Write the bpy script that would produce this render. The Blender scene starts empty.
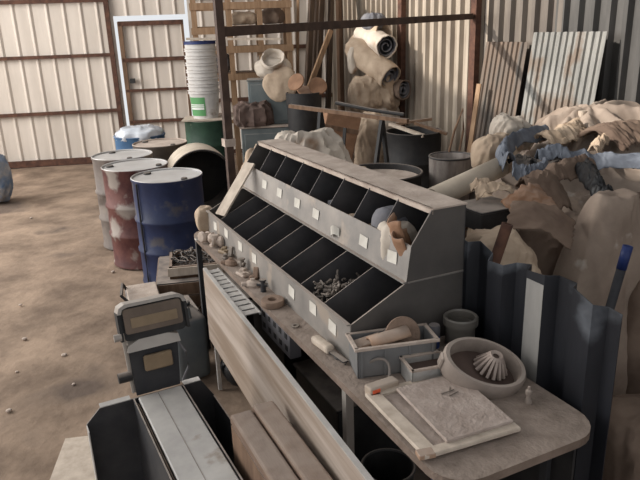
import bpy, bmesh, math, random
from mathutils import Vector, Matrix, noise
R = math.radians
PI = math.pi
scene = bpy.context.scene
C = scene.collection
random.seed(7)

# ---------------------------------------------------------------- camera, sky, lights, exposure
CAM_H, FPX, PITCH, ROLL = 1.95, 640.0, R(18.2), R(2.0)
cd = bpy.data.cameras.new('camera')
cam = bpy.data.objects.new('camera', cd); C.objects.link(cam)
_f = Vector((0, math.cos(PITCH), -math.sin(PITCH)))
_u = Vector((0, math.sin(PITCH), math.cos(PITCH)))
_r = Vector((1, 0, 0))
cR = _r * math.cos(ROLL) - _u * math.sin(ROLL)
cU = _r * math.sin(ROLL) + _u * math.cos(ROLL)
cam.matrix_world = Matrix(((cR.x, cU.x, -_f.x, 0), (cR.y, cU.y, -_f.y, 0), (cR.z, cU.z, -_f.z, CAM_H), (0, 0, 0, 1)))
cd.sensor_fit = 'HORIZONTAL'; cd.sensor_width = 36; cd.lens = 36 * FPX / 640
cd.clip_start = .05
scene.camera = cam

world = bpy.data.worlds.new('sky'); scene.world = world; world.use_nodes = True
bg = world.node_tree.nodes['Background']
bg.inputs[0].default_value = (.95, .97, 1.0, 1); bg.inputs[1].default_value = .85

sd = bpy.data.lights.new('sun', 'SUN'); sd.energy = 5.0; sd.angle = R(1.2); sd.color = (1, .93, .84)
sun = bpy.data.objects.new('sun', sd); C.objects.link(sun)
sun.rotation_euler = Vector((1.435, .03, -.83)).to_track_quat('-Z', 'Y').to_euler()

ad = bpy.data.lights.new('open_side_daylight', 'AREA'); ad.shape = 'RECTANGLE'; ad.size = 7; ad.size_y = 3.6
ad.energy = 700; ad.color = (1, .98, .95)
al = bpy.data.objects.new('open_side_daylight', ad); C.objects.link(al)
al.location = (-6.5, 5.2, 3.3)
al.rotation_euler = Vector((1, -.12, -.42)).to_track_quat('-Z', 'Y').to_euler()

scene.view_settings.view_transform = 'Standard'
scene.view_settings.look = 'None'
scene.view_settings.gamma = 1
scene.view_settings.use_curve_mapping = False
scene.view_settings.exposure = 0.0

# ---------------------------------------------------------------- measuring helpers (photo pixel -> place in the yard)
def ray(px, py): return _f + cR * ((px - 320) / FPX) - cU * ((py - 240) / FPX)
def G(px, py, z=0.0):
    d = ray(px, py); return d * ((z - CAM_H) / d.z) + Vector((0, 0, CAM_H))
def D(px, py, Y):
    d = ray(px, py); return d * (Y / d.y) + Vector((0, 0, CAM_H))
# bench axes: t across the bench, s along it
RZ = math.atan2(.424, .9055)
A0 = Vector((.086, 2.105, 0)); V = Vector((math.cos(RZ), math.sin(RZ), 0)); U = Vector((-math.sin(RZ), math.cos(RZ), 0))
def W(t, s, z=0.0): return A0 + V * t + U * s + Vector((0, 0, z))

# ---------------------------------------------------------------- materials
def lin(c):
    c = c / 255
    return c / 12.92 if c <= .04045 else ((c + .055) / 1.055) ** 2.4
def rgb(c): return (lin(c[0]), lin(c[1]), lin(c[2]), 1)
DUST = (164, 151, 140)
_m = {}
CREASED = {'beige_sacking', 'brown_sacking', 'whitish_plastic_sacking', 'dusty_tarpaulin', 'brown_tarpaulin', 'paper_sack', 'clear_sheeting', 'brown_bag', 'blue_grey_sheeting'}
def M(name, c1, c2=None, scale=6, stretch=(1, 1, 1), rough=.8, metal=0, bump=.15, bscale=40, dust=0, dustcol=DUST, lo=.35, hi=.65, c3=None, s3=3, t3=.6, spec=.35):
    if name in _m: return _m[name]
    m = bpy.data.materials.new(name); m.use_nodes = True; _m[name] = m
    nt = m.node_tree; N = nt.nodes; L = nt.links
    b = N['Principled BSDF']
    b.inputs['Roughness'].default_value = rough; b.inputs['Metallic'].default_value = metal
    b.inputs['Specular IOR Level'].default_value = spec
    tc = N.new('ShaderNodeTexCoord'); mp = N.new('ShaderNodeMapping'); L.new(tc.outputs['Object'], mp.inputs[0])
    mp.inputs['Scale'].default_value = stretch
    n = N.new('ShaderNodeTexNoise'); n.inputs['Scale'].default_value = scale; n.inputs['Detail'].default_value = 6; n.inputs['Roughness'].default_value = .6
    L.new(mp.outputs[0], n.inputs['Vector'])
    r = N.new('ShaderNodeValToRGB'); r.color_ramp.elements[0].position = lo; r.color_ramp.elements[1].position = hi
    r.color_ramp.elements[0].color = rgb(c1); r.color_ramp.elements[1].color = rgb(c2 or c1)
    L.new(n.outputs['Fac'], r.inputs[0]); col = r.outputs[0]
    def mixc(fac, a, c):
        x = N.new('ShaderNodeMix'); x.data_type = 'RGBA'
        L.new(fac, x.inputs[0]); L.new(a, x.inputs[6])
        if isinstance(c, tuple): x.inputs[7].default_value = c
        else: L.new(c, x.inputs[7])
        return x.outputs[2]
    if c3:
        n3 = N.new('ShaderNodeTexNoise'); n3.inputs['Scale'].default_value = s3; n3.inputs['Detail'].default_value = 5
        L.new(tc.outputs['Object'], n3.inputs['Vector'])
        q = N.new('ShaderNodeMapRange'); q.inputs[1].default_value = t3 - .04; q.inputs[2].default_value = t3 + .04
        L.new(n3.outputs['Fac'], q.inputs[0]); col = mixc(q.outputs[0], col, rgb(c3))
    if dust:
        g = N.new('ShaderNodeNewGeometry'); sx = N.new('ShaderNodeSeparateXYZ'); L.new(g.outputs['Normal'], sx.inputs[0])
        q = N.new('ShaderNodeMapRange'); q.inputs[1].default_value = .45; q.inputs[2].default_value = .9; q.inputs[4].default_value = dust
        L.new(sx.outputs[2], q.inputs[0])
        nd = N.new('ShaderNodeTexNoise'); nd.inputs['Scale'].default_value = 14; nd.inputs['Detail'].default_value = 5
        L.new(tc.outputs['Object'], nd.inputs['Vector'])
        q2 = N.new('ShaderNodeMapRange'); q2.inputs[1].default_value = .3; q2.inputs[2].default_value = .55; q2.inputs[3].default_value = .55
        L.new(nd.outputs['Fac'], q2.inputs[0])
        mu = N.new('ShaderNodeMath'); mu.operation = 'MULTIPLY'; L.new(q.outputs[0], mu.inputs[0]); L.new(q2.outputs[0], mu.inputs[1])
        col = mixc(mu.outputs[0], col, rgb(dustcol))
        rr = N.new('ShaderNodeMapRange'); rr.inputs[3].default_value = rough; rr.inputs[4].default_value = .95
        L.new(mu.outputs[0], rr.inputs[0]); L.new(rr.outputs[0], b.inputs['Roughness'])
    L.new(col, b.inputs['Base Color'])
    if bump:
        nb = N.new('ShaderNodeTexNoise'); nb.inputs['Scale'].default_value = bscale; nb.inputs['Detail'].default_value = 4
        L.new(mp.outputs[0], nb.inputs['Vector'])
        if name in CREASED:
            nb.noise_type = 'RIDGED_MULTIFRACTAL'; nb.inputs['Scale'].default_value = 7; nb.inputs['Distortion'].default_value = .6
        bp = N.new('ShaderNodeBump'); bp.inputs['Strength'].default_value = .45 if name in CREASED else bump; bp.inputs['Distance'].default_value = .02
        L.new(nb.outputs['Fac'], bp.inputs['Height']); L.new(bp.outputs[0], b.inputs['Normal'])
    return m

earth = M('earth', (106, 89, 75), (152, 131, 112), scale=2.2, bump=.5, bscale=14, rough=.95, c3=(94, 80, 70), s3=1.1, t3=.62)
cladding = M('cladding', (196, 185, 173), (214, 203, 191), scale=1.5, stretch=(3, 3, .4), rough=.6, bump=.03)
cladding_seam = M('cladding_seam', (150, 138, 126), (168, 156, 142), scale=3, rough=.7)
galv = M('galvanised', (118, 116, 114), (150, 147, 142), scale=3, stretch=(2, 2, .5), rough=.6, metal=.25, bump=.04)
galv_light = M('galvanised_light', (108, 107, 104), (138, 136, 131), scale=4, stretch=(2, 2, .5), rough=.6, metal=.15, bump=.05, c3=(112, 99, 88), s3=2.2, t3=.55)
galv_rust = M('galvanised_rusty', (94, 89, 84), (116, 99, 86), scale=3, stretch=(3, 3, .5), rough=.8, metal=.1, bump=.08)
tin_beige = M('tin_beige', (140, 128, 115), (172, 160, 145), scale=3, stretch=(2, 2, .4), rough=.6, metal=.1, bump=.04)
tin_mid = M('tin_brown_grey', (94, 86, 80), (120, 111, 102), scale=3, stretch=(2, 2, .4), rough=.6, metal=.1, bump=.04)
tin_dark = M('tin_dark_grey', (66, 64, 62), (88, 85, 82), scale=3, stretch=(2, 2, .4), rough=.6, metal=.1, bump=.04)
dark_sheet = M('dark_sheet', (29, 30, 34), (44, 45, 50), scale=3, stretch=(2, 2, .5), rough=.45, metal=.3, bump=.03, c3=(104, 108, 114), s3=2.2, t3=.63)
rust = M('rusty_steel', (70, 48, 40), (98, 68, 54), scale=14, rough=.85, bump=.1)
rust_dark = M('rusty_frame_steel', (62, 48, 42), (84, 66, 56), scale=10, rough=.8, bump=.06, dust=.4)
steel_dark = M('dark_steel', (44, 44, 47), (58, 57, 58), scale=8, rough=.6, bump=.04, dust=.75)
steel_black = M('black_steel', (34, 33, 34), (48, 46, 45), scale=10, rough=.65, bump=.05, dust=.5)
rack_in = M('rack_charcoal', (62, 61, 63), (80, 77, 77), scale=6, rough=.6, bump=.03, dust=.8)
rack_end = M('rack_end_shaded', (76, 72, 69), (88, 83, 79), scale=5, rough=.6, bump=.03, dust=.9)  # darker than the lips: shade on the end plate put into the colour
rack_lip = M('rack_lip_lit', (126, 122, 118), (152, 145, 138), scale=5, rough=.5, metal=.3, bump=.03, dust=.9, c3=(160, 148, 136), s3=6, t3=.62)  # paler than the ends: light on the left-facing lips put into the colour
dusty = M('dusty_top', (164, 148, 136), (192, 177, 164), scale=9, rough=.95, bump=.25, bscale=60)
card_m = M('label_card', (186, 180, 170), (205, 200, 190), scale=8, rough=.9, bump=0)
blue_p = M('blue_paint', (29, 38, 66), (40, 51, 84), scale=5, rough=.5, bump=.03, dust=.55, c3=(74, 72, 78), s3=5, t3=.62)
red_p = M('red_paint', (70, 36, 36), (104, 66, 60), scale=6, rough=.6, bump=.04, dust=.6, c3=(146, 136, 128), s3=3.6, t3=.57)
grey_p = M('grey_brown_paint', (98, 90, 86), (124, 114, 106), scale=5, rough=.65, bump=.05, dust=.6, c3=(88, 78, 72), s3=4, t3=.6)
lid_m = M('pale_drum_lid', (176, 172, 168), (200, 198, 196), scale=3, rough=.35, metal=.1, bump=.03, spec=.6)
rearblue_p = M('faded_blue_paint', (52, 84, 118), (70, 104, 138), scale=5, rough=.6, bump=.04, dust=.5)
brown_p = M('brown_drum_paint', (78, 70, 64), (96, 86, 78), scale=5, rough=.7, bump=.05, dust=.7)
green_p = M('green_paint', (36, 58, 46), (50, 76, 60), scale=6, rough=.6, bump=.04, c3=(110, 116, 100), s3=9, t3=.68)
cream_p = M('cream_drum', (184, 170, 152), (204, 190, 172), scale=4, rough=.6, bump=.03)
plastic_w = M('white_plastic', (186, 182, 178), (208, 204, 200), scale=4, rough=.5, bump=.02, c3=(150, 140, 130), s3=5, t3=.63)
plastic_g = M('grey_plastic', (104, 104, 104), (120, 118, 116), scale=5, rough=.5, bump=.02, dust=.85)
jerry_m = M('jerrycan_plastic', (84, 90, 94), (102, 106, 106), scale=4, rough=.5, bump=.03, dust=.7)
label_green = M('green_label', (84, 138, 88), (94, 150, 98), scale=4, rough=.5, bump=0)
label_white = M('label_print', (214, 216, 210), None, rough=.6, bump=0)
bucket_blue = M('bucket_blue', (36, 48, 92), (46, 58, 104), rough=.5, bump=0)
wood = M('rack_timber', (136, 108, 82), (164, 134, 106), scale=3, stretch=(8, 8, 1), rough=.8, bump=.06)
wood_dark = M('old_timber', (96, 74, 58), (126, 100, 80), scale=3, stretch=(6, 6, 1), rough=.9, bump=.1, dust=.5)
wood_corner = M('corner_timber', (66, 55, 48), (92, 76, 64), scale=3, stretch=(6, 6, 1), rough=.9, bump=.1)
wood_pale = M('pale_timber', (172, 157, 142), (196, 182, 166), scale=3, stretch=(6, 6, 1), rough=.85, bump=.06)
wood_seat = M('dusty_brown_timber', (98, 78, 66), (122, 100, 84), scale=5, stretch=(4, 1, 4), rough=.8, bump=.1, dust=.55)
panel_m = M('streaked_panel', (142, 125, 110), (184, 171, 160), scale=3.2, stretch=(.22, 1, 5), rough=.35, bump=.03, spec=.6, lo=.4, hi=.62)
white_board = M('grey_white_board', (158, 154, 150), (182, 178, 172), scale=5, rough=.6, bump=.05, c3=(136, 124, 112), s3=6, t3=.66)
bench_m = M('bench_board', (98, 83, 72), (130, 113, 101), scale=7, rough=.9, bump=.3, bscale=70, dust=.45)
cabinet_m = M('blue_grey_cabinet', (94, 102, 103), (110, 116, 116), scale=4, rough=.6, bump=.03, dust=.7)
burlap = M('beige_sacking', (158, 138, 118), (192, 172, 150), scale=4, rough=.95, bump=.25, bscale=50, c3=(126, 106, 88), s3=3, t3=.62)
burlap_dk = M('brown_sacking', (98, 82, 71), (128, 110, 96), scale=4, rough=.95, bump=.25, bscale=50)
whitecloth = M('whitish_plastic_sacking', (172, 160, 146), (198, 187, 174), scale=4, rough=.8, bump=.2, bscale=30, c3=(158, 132, 110), s3=3, t3=.6)
tarp_m = M('dusty_tarpaulin', (128, 113, 101), (160, 145, 132), scale=3, rough=.85, bump=.2, bscale=25, c3=(190, 178, 164), s3=2.2, t3=.64)
tarp_brown = M('brown_tarpaulin', (96, 79, 68), (122, 104, 90), scale=4, rough=.9, bump=.2, bscale=25)
black_film = M('black_film', (16, 16, 18), (26, 26, 28), scale=6, rough=.5, bump=.05)
tarp_blue = M('blue_grey_sheeting', (82, 87, 97), (122, 127, 136), scale=6, rough=.6, bump=.1)
paper_bag = M('paper_sack', (124, 108, 96), (150, 134, 120), scale=4, rough=.85, bump=.1, c3=(200, 192, 182), s3=3.5, t3=.66)
leather = M('brown_offcut', (122, 90, 68), (152, 116, 90), scale=6, rough=.8, bump=.15, dust=.3)
rag_m = M('grey_rag', (98, 98, 104), (126, 124, 126), scale=6, rough=.95, bump=.2)
brownbag_m = M('brown_bag', (84, 70, 64), (106, 88, 80), scale=5, rough=.9, bump=.2)
chrome = M('dull_chrome', (146, 139, 132), (166, 159, 151), scale=5, rough=.4, metal=.15, bump=.02, dust=.4)
visor_m = M('brown_visor', (92, 78, 66), (112, 96, 82), scale=6, rough=.4, bump=.03)
visor_tan = M('tan_plate', (122, 104, 82), (140, 121, 97), scale=8, rough=.6, bump=.03)
iron_pieces = M('iron_pieces', (98, 90, 84), (134, 124, 114), scale=20, rough=.6, metal=.3, bump=.1, dust=.5)
abrasive = M('abrasive_disc', (120, 100, 86), (138, 116, 100), scale=20, rough=.9, bump=.2, bscale=120)
tile_m = M('orange_brown_tile', (150, 120, 98), (172, 144, 122), scale=7, rough=.85, bump=.1, dust=.7)
cap_blue = M('blue_cap', (44, 62, 116), (56, 76, 130), rough=.5, bump=0, dust=.5)
can_m = M('can_grey', (96, 94, 98), (112, 110, 112), rough=.5, bump=0, dust=.5)
housing_m = M('cast_housing', (122, 110, 101), (144, 131, 121), scale=7, rough=.75, bump=.08, dust=.8)
vane_m = M('pale_vanes', (150, 134, 124), (170, 155, 145), scale=7, rough=.7, bump=.02)
cone_m = M('dark_cone', (76, 62, 56), (90, 74, 66), rough=.8, bump=.05)
glass_m = M('dusty_jar', (98, 94, 88), (118, 112, 104), scale=5, rough=.35, bump=.02, spec=.6)
adapter_m = M('beige_adapter', (162, 146, 130), (178, 162, 146), rough=.7, bump=.05, dust=.6)
orange_m = M('orange_face', (214, 92, 58), (224, 104, 70), rough=.6, bump=0)
cable_m = M('grey_cable', (112, 104, 98), (130, 120, 112), rough=.7, bump=0)
particle = M('dusty_board', (150, 135, 125), (172, 157, 147), scale=18, rough=.95, bump=.3, bscale=70)
grille_m = M('galvanised_grille', (186, 184, 180), (208, 206, 202), scale=8, rough=.45, metal=.5, bump=.02, dust=.3)
pipe_dark = M('dark_pipe', (46, 46, 50), (60, 58, 60), rough=.6, bump=.03)
pipe_blue = M('blue_pipe_end', (30, 44, 92), (42, 58, 108), rough=.5, bump=.02)
bottle_m = M('blue_grey_bundle', (86, 116, 150), (166, 162, 158), scale=6, rough=.8, bump=.2)

# ---------------------------------------------------------------- mesh helpers
def rotm(rx=0, ry=0, rz=0):
    return Matrix.Rotation(rz, 3, 'Z') @ Matrix.Rotation(ry, 3, 'Y') @ Matrix.Rotation(rx, 3, 'X')
class MB:
    def __init__(s): s.bm = bmesh.new(); s.smooth = False
    def box(s, c, size, rot=None, bev=0, seg=1):
        b = bmesh.new(); bmesh.ops.create_cube(b, size=1)
        for v in b.verts: v.co = Vector((v.co.x * size[0], v.co.y * size[1], v.co.z * size[2]))
        if bev: bmesh.ops.bevel(b, geom=b.edges[:], offset=bev, segments=seg, affect='EDGES', profile=.5)
        Rm = rot or Matrix.Identity(3)
        for v in b.verts: v.co = Rm @ v.co + Vector(c)
        return s.merge(b)
    def merge(s, b):
        me = bpy.data.meshes.new('t'); b.to_mesh(me); b.free(); s.bm.from_mesh(me); bpy.data.meshes.remove(me); return s
    def bar(s, p, q, w, h=None, bev=0, twist=0):
        p, q = Vector(p), Vector(q); d = q - p
        Q = d.to_track_quat('X', 'Z').to_matrix() @ Matrix.Rotation(twist, 3, 'X')
        return s.box((p + q) / 2, (d.length, w, h or w), Q, bev)
    def cyl(s, p, q, r, r2=None, seg=20, cap=True):
        p, q = Vector(p), Vector(q); d = q - p
        Q = d.to_track_quat('Z', 'Y').to_matrix(); r2 = r if r2 is None else r2
        a = [s.bm.verts.new(p + Q @ Vector((r * math.cos(2 * PI * i / seg), r * math.sin(2 * PI * i / seg), 0))) for i in range(seg)]
        b = [s.bm.verts.new(q + Q @ Vector((r2 * math.cos(2 * PI * i / seg), r2 * math.sin(2 * PI * i / seg), 0))) for i in range(seg)]
        for i in range(seg):
            j = (i + 1) % seg; s.bm.faces.new((a[i], a[j], b[j], b[i]))
        if cap: s.bm.faces.new(a[::-1]); s.bm.faces.new(b)
        return s
    def lathe(s, prof, seg=32, c=(0, 0, 0), Q=None, squash=None):
        rings = []; c = Vector(c); Q = Q or Matrix.Identity(3)
        for r, z in prof:
            if r < 1e-5: rings.append([s.bm.verts.new(c + Q @ Vector((0, 0, z)))])
            else: rings.append([s.bm.verts.new(c + Q @ Vector((r * math.cos(2 * PI * i / seg), r * math.sin(2 * PI * i / seg) * (squash or 1), z))) for i in range(seg)])
        for a, b in zip(rings, rings[1:]):
            for i in range(seg):
                j = (i + 1) % seg
                if len(a) == 1 and len(b) == 1: break
                if len(a) == 1: s.bm.faces.new((a[0], b[j], b[i]))
                elif len(b) == 1: s.bm.faces.new((a[i], a[j], b[0]))
                else: s.bm.faces.new((a[i], a[j], b[j], b[i]))
        return s
    def tube(s, pts, r, seg=8, closed=False):
        pts = [Vector(p) for p in pts]; n = len(pts); rings = []
        for i, p in enumerate(pts):
            if closed: d = pts[(i + 1) % n] - pts[i - 1]
            else: d = pts[min(i + 1, n - 1)] - pts[max(i - 1, 0)]
            Q = d.to_track_quat('Z', 'Y').to_matrix()
            rings.append([s.bm.verts.new(p + Q @ Vector((r * math.cos(2 * PI * k / seg), r * math.sin(2 * PI * k / seg), 0))) for k in range(seg)])
        for i in range(n if closed else n - 1):
            a, b = rings[i], rings[(i + 1) % n]
            for k in range(seg):
                j = (k + 1) % seg; s.bm.faces.new((a[k], a[j], b[j], b[k]))
        if not closed: s.bm.faces.new(rings[0][::-1]); s.bm.faces.new(rings[-1])
        return s
    def prism(s, poly, thick, f):
        """poly of 2D points, extruded; f(a, b, k) -> 3D where k is 0..thick"""
        a = [s.bm.verts.new(f(x, y, 0)) for x, y in poly]; b = [s.bm.verts.new(f(x, y, thick)) for x, y in poly]
        n = len(poly); s.bm.faces.new(a[::-1]); s.bm.faces.new(b)
        for i in range(n):
            j = (i + 1) % n; s.bm.faces.new((a[i], a[j], b[j], b[i]))
        return s
    def grid(s, f, nu, nv, wrap=False):
        vs = [[s.bm.verts.new(f(i / (nu if wrap else nu - 1), j / (nv - 1))) for j in range(nv)] for i in range(nu)]
        for i in range(nu if wrap else nu - 1):
            for j in range(nv - 1):
                k = (i + 1) % nu
                s.bm.faces.new((vs[i][j], vs[k][j], vs[k][j + 1], vs[i][j + 1]))
        return s
    def corrug(s, length, height, pitch, depth, flat=.35, thick=.002, jag=None):
        """trapezoid sheet along local x, upright in z, ribs towards -y"""
        xs = []; x = 0
        while x < length - 1e-6:
            for fx, y in ((0, 0), (flat, 0), (flat + .12, -depth), (.88, -depth)):
                if x + fx * pitch <= length: xs.append((x + fx * pitch, y))
            x += pitch
        xs.append((length, xs[-1][1]))
        nz = 2 if not jag else 6
        rows = [[s.bm.verts.new((a, b, k / (nz - 1) * (height + (jag(a) if jag else 0)))) for k in range(nz)] for a, b in xs]
        for p, q in zip(rows, rows[1:]):
            for k in range(nz - 1): s.bm.faces.new((p[k], q[k], q[k + 1], p[k + 1]))
        return s
    def build(s, name, mat, parent=None, loc=None, rz=0, smooth=False, solid=0, sub=0, rot=None):
        bmesh.ops.recalc_face_normals(s.bm, faces=s.bm.faces[:])
        me = bpy.data.meshes.new(name); s.bm.to_mesh(me); s.bm.free()
        o = bpy.data.objects.new(name, me); C.objects.link(o); me.materials.append(mat)
        if smooth:
            for p in me.polygons: p.use_smooth = True
            try: me.set_sharp_from_angle(angle=R(40))
            except Exception: pass
        if solid:
            md = o.modifiers.new('solid', 'SOLIDIFY'); md.thickness = solid; md.offset = 0
        if sub:
            md = o.modifiers.new('sub', 'SUBSURF'); md.levels = sub; md.render_levels = sub
        if parent: o.parent = parent
        if loc is not None: o.location = loc
        if rot: o.rotation_euler = rot
        elif rz: o.rotation_euler = (0, 0, rz)
        return o
def tag(o, label, cat, group=None, kind=None):
    o['label'] = label; o['category'] = cat
    if group: o['group'] = group
    if kind: o['kind'] = kind
    return o
def thing(name, label, cat, loc=(0, 0, 0), rz=0, group=None, rot=None):
    o = bpy.data.objects.new(name, None); C.objects.link(o); o.location = loc
    o.rotation_euler = rot or (0, 0, rz); o.empty_display_size = .1
    return tag(o, label, cat, group)
def structure(o): o['kind'] = 'structure'; return o
def kids(o): return [c for c in bpy.data.objects if c.parent == o]
def dup(root, loc=None, rz=None, label=None, group=None, rot=None):
    r = root.copy(); C.objects.link(r)
    if loc is not None: r.location = loc
    if rz is not None: r.rotation_euler = (0, 0, rz)
    if rot is not None: r.rotation_euler = rot
    if label: r['label'] = label
    if group: r['group'] = group
    for ch in kids(root):
        c = ch.copy(); C.objects.link(c); c.parent = r
        for g in kids(ch):
            d = g.copy(); C.objects.link(d); d.parent = c
    return r
def openbox(w, d, h, th, mb=None, flare=0):
    mb = mb or MB()
    mb.box((0, 0, th / 2), (w, d, th))
    mb.box((0, d / 2 - th / 2, h / 2), (w, th, h)).box((0, -d / 2 + th / 2, h / 2), (w, th, h))
    mb.box((w / 2 - th / 2, 0, h / 2), (th, d, h)).box((-w / 2 + th / 2, 0, h / 2), (th, d, h))
    return mb
def label_part(o, text): o['label'] = text; return o

def fold(p, seed, f=2.0):
    q = Vector(p) * f + Vector((seed * 3.7, seed * 1.9, seed * 5.3))
    q = q + Vector(noise.noise_vector(q * .8)) * .45
    t = 0
    for k, (m_, w_) in enumerate(((1, .5), (2.1, .3), (4.3, .17), (8.7, .08))):
        t += w_ * (1 - 2.6 * abs(noise.noise(q * m_ + Vector((9 * k, 2 * k, 5 * k)))))
    return t
def lump(size, seed, amp=.12, f=2.2, e=.75, nu=90, nv=60, flat=True, taper=0, lean=0, drape=.4):
    """closed crumpled sack shape standing on z=0, size = full dimensions"""
    sx, sy, sz = size; mb = MB()
    def sp(c, p): return math.copysign(abs(c) ** p, c)
    def g(u, w):
        a = 2 * PI * u; b = -PI / 2 + PI * w
        cb, sb = sp(math.cos(b), e), sp(math.sin(b), e)
        x, y, z = cb * sp(math.cos(a), e), cb * sp(math.sin(a), e), sb
        k = 1 - taper * (z + 1) / 2
        P = Vector((x * sx / 2 * k, y * sy / 2 * k, z * sz / 2))
        n = Vector((x, y, z * .6)); n.normalize()
        d = fold((P.x, P.y, P.z * drape), seed, f * 2.2) * amp * min(sx, sy, sz)
        if w in (0, 1): d = 0
        P += n * d * min(1, (1 - abs(2 * w - 1)) * 5)
        P.z = max(P.z + sz / 2, .0) if flat else P.z + sz / 2
        P.x += lean * P.z
        return P
    return mb.grid(g, nu, nv, wrap=True)
def cloth(fx, nu=70, nv=50): return MB().grid(fx, nu, nv)

# ================================================================ SETTING
def floor_z(x, y): return 0
f_ = MB()
def fl(u, w):
    x, y = -9 + 14 * u, -2 + 15 * w
    return Vector((x, y, -.004 - .012 * (1 + noise.noise(Vector((x * 1.5, y * 1.5, 0)))) * .5))
structure(f_.grid(fl, 90, 90).build('floor', earth, smooth=True))
c0 = Vector((.3, 11.05, 0)); bdir = Vector((-.988, -.155, 0)).normalized(); rdir = Vector((.39, -.92, 0)).normalized()
bang = math.atan2(-bdir.y, -bdir.x)          # left-to-right heading of the back wall
def BW(k, off=0, z=0): return c0 + bdir * k + Vector((bdir.y, -bdir.x, 0)) * -off + Vector((0, 0, z))   # off > 0 is into the yard
n_in = Vector((.155, -.988, 0)).normalized()
def BW(k, off=0, z=0): return c0 + bdir * k + n_in * off + Vector((0, 0, z))
def kx(p): return (Vector((p[0], p[1], 0)) - c0).dot(bdir)
kdl, kdr = kx((-3.04, 10.56)), kx((-2.02, 10.72))   # door jambs
WH = 4.6
def wallpiece(name, k0, k1, z0, z1, parent=None, mat=cladding, pitch=.245, off=.0):
    b = MB().corrug(k0 - k1, z1 - z0, pitch, .026, flat=.72)
    o = b.build(name, mat, parent, loc=BW(k0, off, z0), rz=bang, solid=.004)
    return o
wl = structure(wallpiece('wall_back', 9.0, kdl + .045, 0, WH))
p2 = wallpiece('cladding_panel', kdl + .045, kdr - .02, 2.25, WH); p3 = wallpiece('cladding_panel', kdr - .06, -.1, 0, WH)
for o in (p2, p3):
    mw = o.matrix_basis.copy(); o.parent = wl; o.matrix_parent_inverse = wl.matrix_basis.inverted()
for i, (z, h) in enumerate(((.05, .1), (.83, .05), (1.685, .05), (2.49, .06), (3.5, .06))):
    structure(MB().box((0, 0, 0), (9 - kdl - .08, .05, h)).build('trim_%d' % (i + 1), rust, loc=BW((9 + kdl + .08) / 2, .058, z), rz=bang))
for i, z in enumerate((.05, .9, 1.7, 2.49, 3.5)):
    structure(MB().box((0, 0, 0), (kdr - .1, .05, .06)).build('trim_%d' % (i + 6), rust, loc=BW((kdr - .1) / 2 + .02, .058, z), rz=bang))
structure(MB().box((0, 0, 2.3), (.07, .06, 4.6)).build('trim_11', rust, loc=BW(kdl + .12, .06), rz=bang))
dr = structure(wallpiece('door_1', kdl - .05, kdr + .03, .06, 2.14))
def dpart(mb, name, mat):
    o = mb.build(name, mat, rz=bang); o.parent = dr; o.matrix_parent_inverse = dr.matrix_basis.inverted(); return o
def onwall(k0, k1, z0, z1, th=.04, off=.055):
    o = MB().box((0, 0, 0), (abs(k0 - k1), th, z1 - z0)); return o, BW((k0 + k1) / 2, off, (z0 + z1) / 2)
for nm, k0, k1, z0, z1 in (('door_stile', kdl - .01, kdl - .075, .02, 2.16), ('door_stile', kdr + .06, kdr + .02, .02, 2.16),
                           ('door_rail', kdl - .02, kdr + .02, 2.1, 2.17), ('door_rail', kdl - .02, kdr + .02, 1.56, 1.62), ('door_rail', kdl - .02, kdr + .02, 1.1, 1.14),
                           ('door_rail', kdl - .02, kdr + .02, .6, .65), ('door_rail', kdl - .02, kdr + .02, .02, .1)):
    mb, l = onwall(k0, k1, z0, z1); o = dpart(mb, nm, rust if nm == 'door_rail' else wood_dark); o.location = l
mb, l = onwall(kdl - .1, kdl - .18, 1.24, 1.31, .05, .085); o = dpart(mb, 'door_latch', steel_black); o.location = l
# right wall
rang = math.atan2(rdir.y, rdir.x)
def RW(k, off=0, z=0): return c0 + rdir * k + Vector((-.92, -.39, 0)).normalized() * off + Vector((0, 0, z))
def rpiece(name, k0, k1, pitch, mat):
    return MB().corrug(k1 - k0, WH, pitch, .05, flat=.52).build(name, mat, loc=RW(k0), rz=rang, solid=.004)
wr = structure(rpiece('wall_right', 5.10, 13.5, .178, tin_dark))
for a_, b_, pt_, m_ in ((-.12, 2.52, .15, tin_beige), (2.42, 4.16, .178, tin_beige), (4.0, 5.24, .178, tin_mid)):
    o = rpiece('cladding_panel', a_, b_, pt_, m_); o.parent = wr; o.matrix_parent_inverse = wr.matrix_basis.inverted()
for i, k in enumerate((.5, 2.4, 3.98)):
    structure(MB().box((0, 0, 2.3), (.1, .07, 4.6)).build('trim_%d' % (12 + i), rust if i else wood_dark, loc=RW(k, .08), rz=rang))
ce = MB()   # unseen tin roof added for the light, its open strips shaped to steer sun
for x0, x1 in ((-12.5, -4.4), (-1.3, .5), (1.9, 3.2)): ce.box(((x0 + x1) / 2, 4.5, 0), (x1 - x0, 14.5, .06))
structure(ce.build('unseen_ceiling', galv, loc=(0, 0, 4.68)))

# ================================================================ STEEL FRAME
fr = thing('steel_gantry', 'rusty brown square tube frame, post and long beam, standing behind the bin rack', 'frame', (0, 0, 0))
pb, pt = D(232, 185, 4.3), D(214, -40, 4.3)
base = Vector((pb.x, pb.y, 0)); top = Vector((pb.x, pb.y, 2.5))
MB().box((base.x, base.y, 1.3), (.05, .05, 2.6), rotm(rz=RZ)).build('post', rust_dark, fr)
jl = Vector((base.x, base.y, 1.955)); jr = RW(3.98, .14, 2.03)
MB().bar(jl, jr, .05, .06).build('beam', rust_dark, fr)
MB().box((base.x, base.y, 1.25), (.075, .075, .05), rotm(rz=RZ)).build('clamp', dusty, fr)

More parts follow.
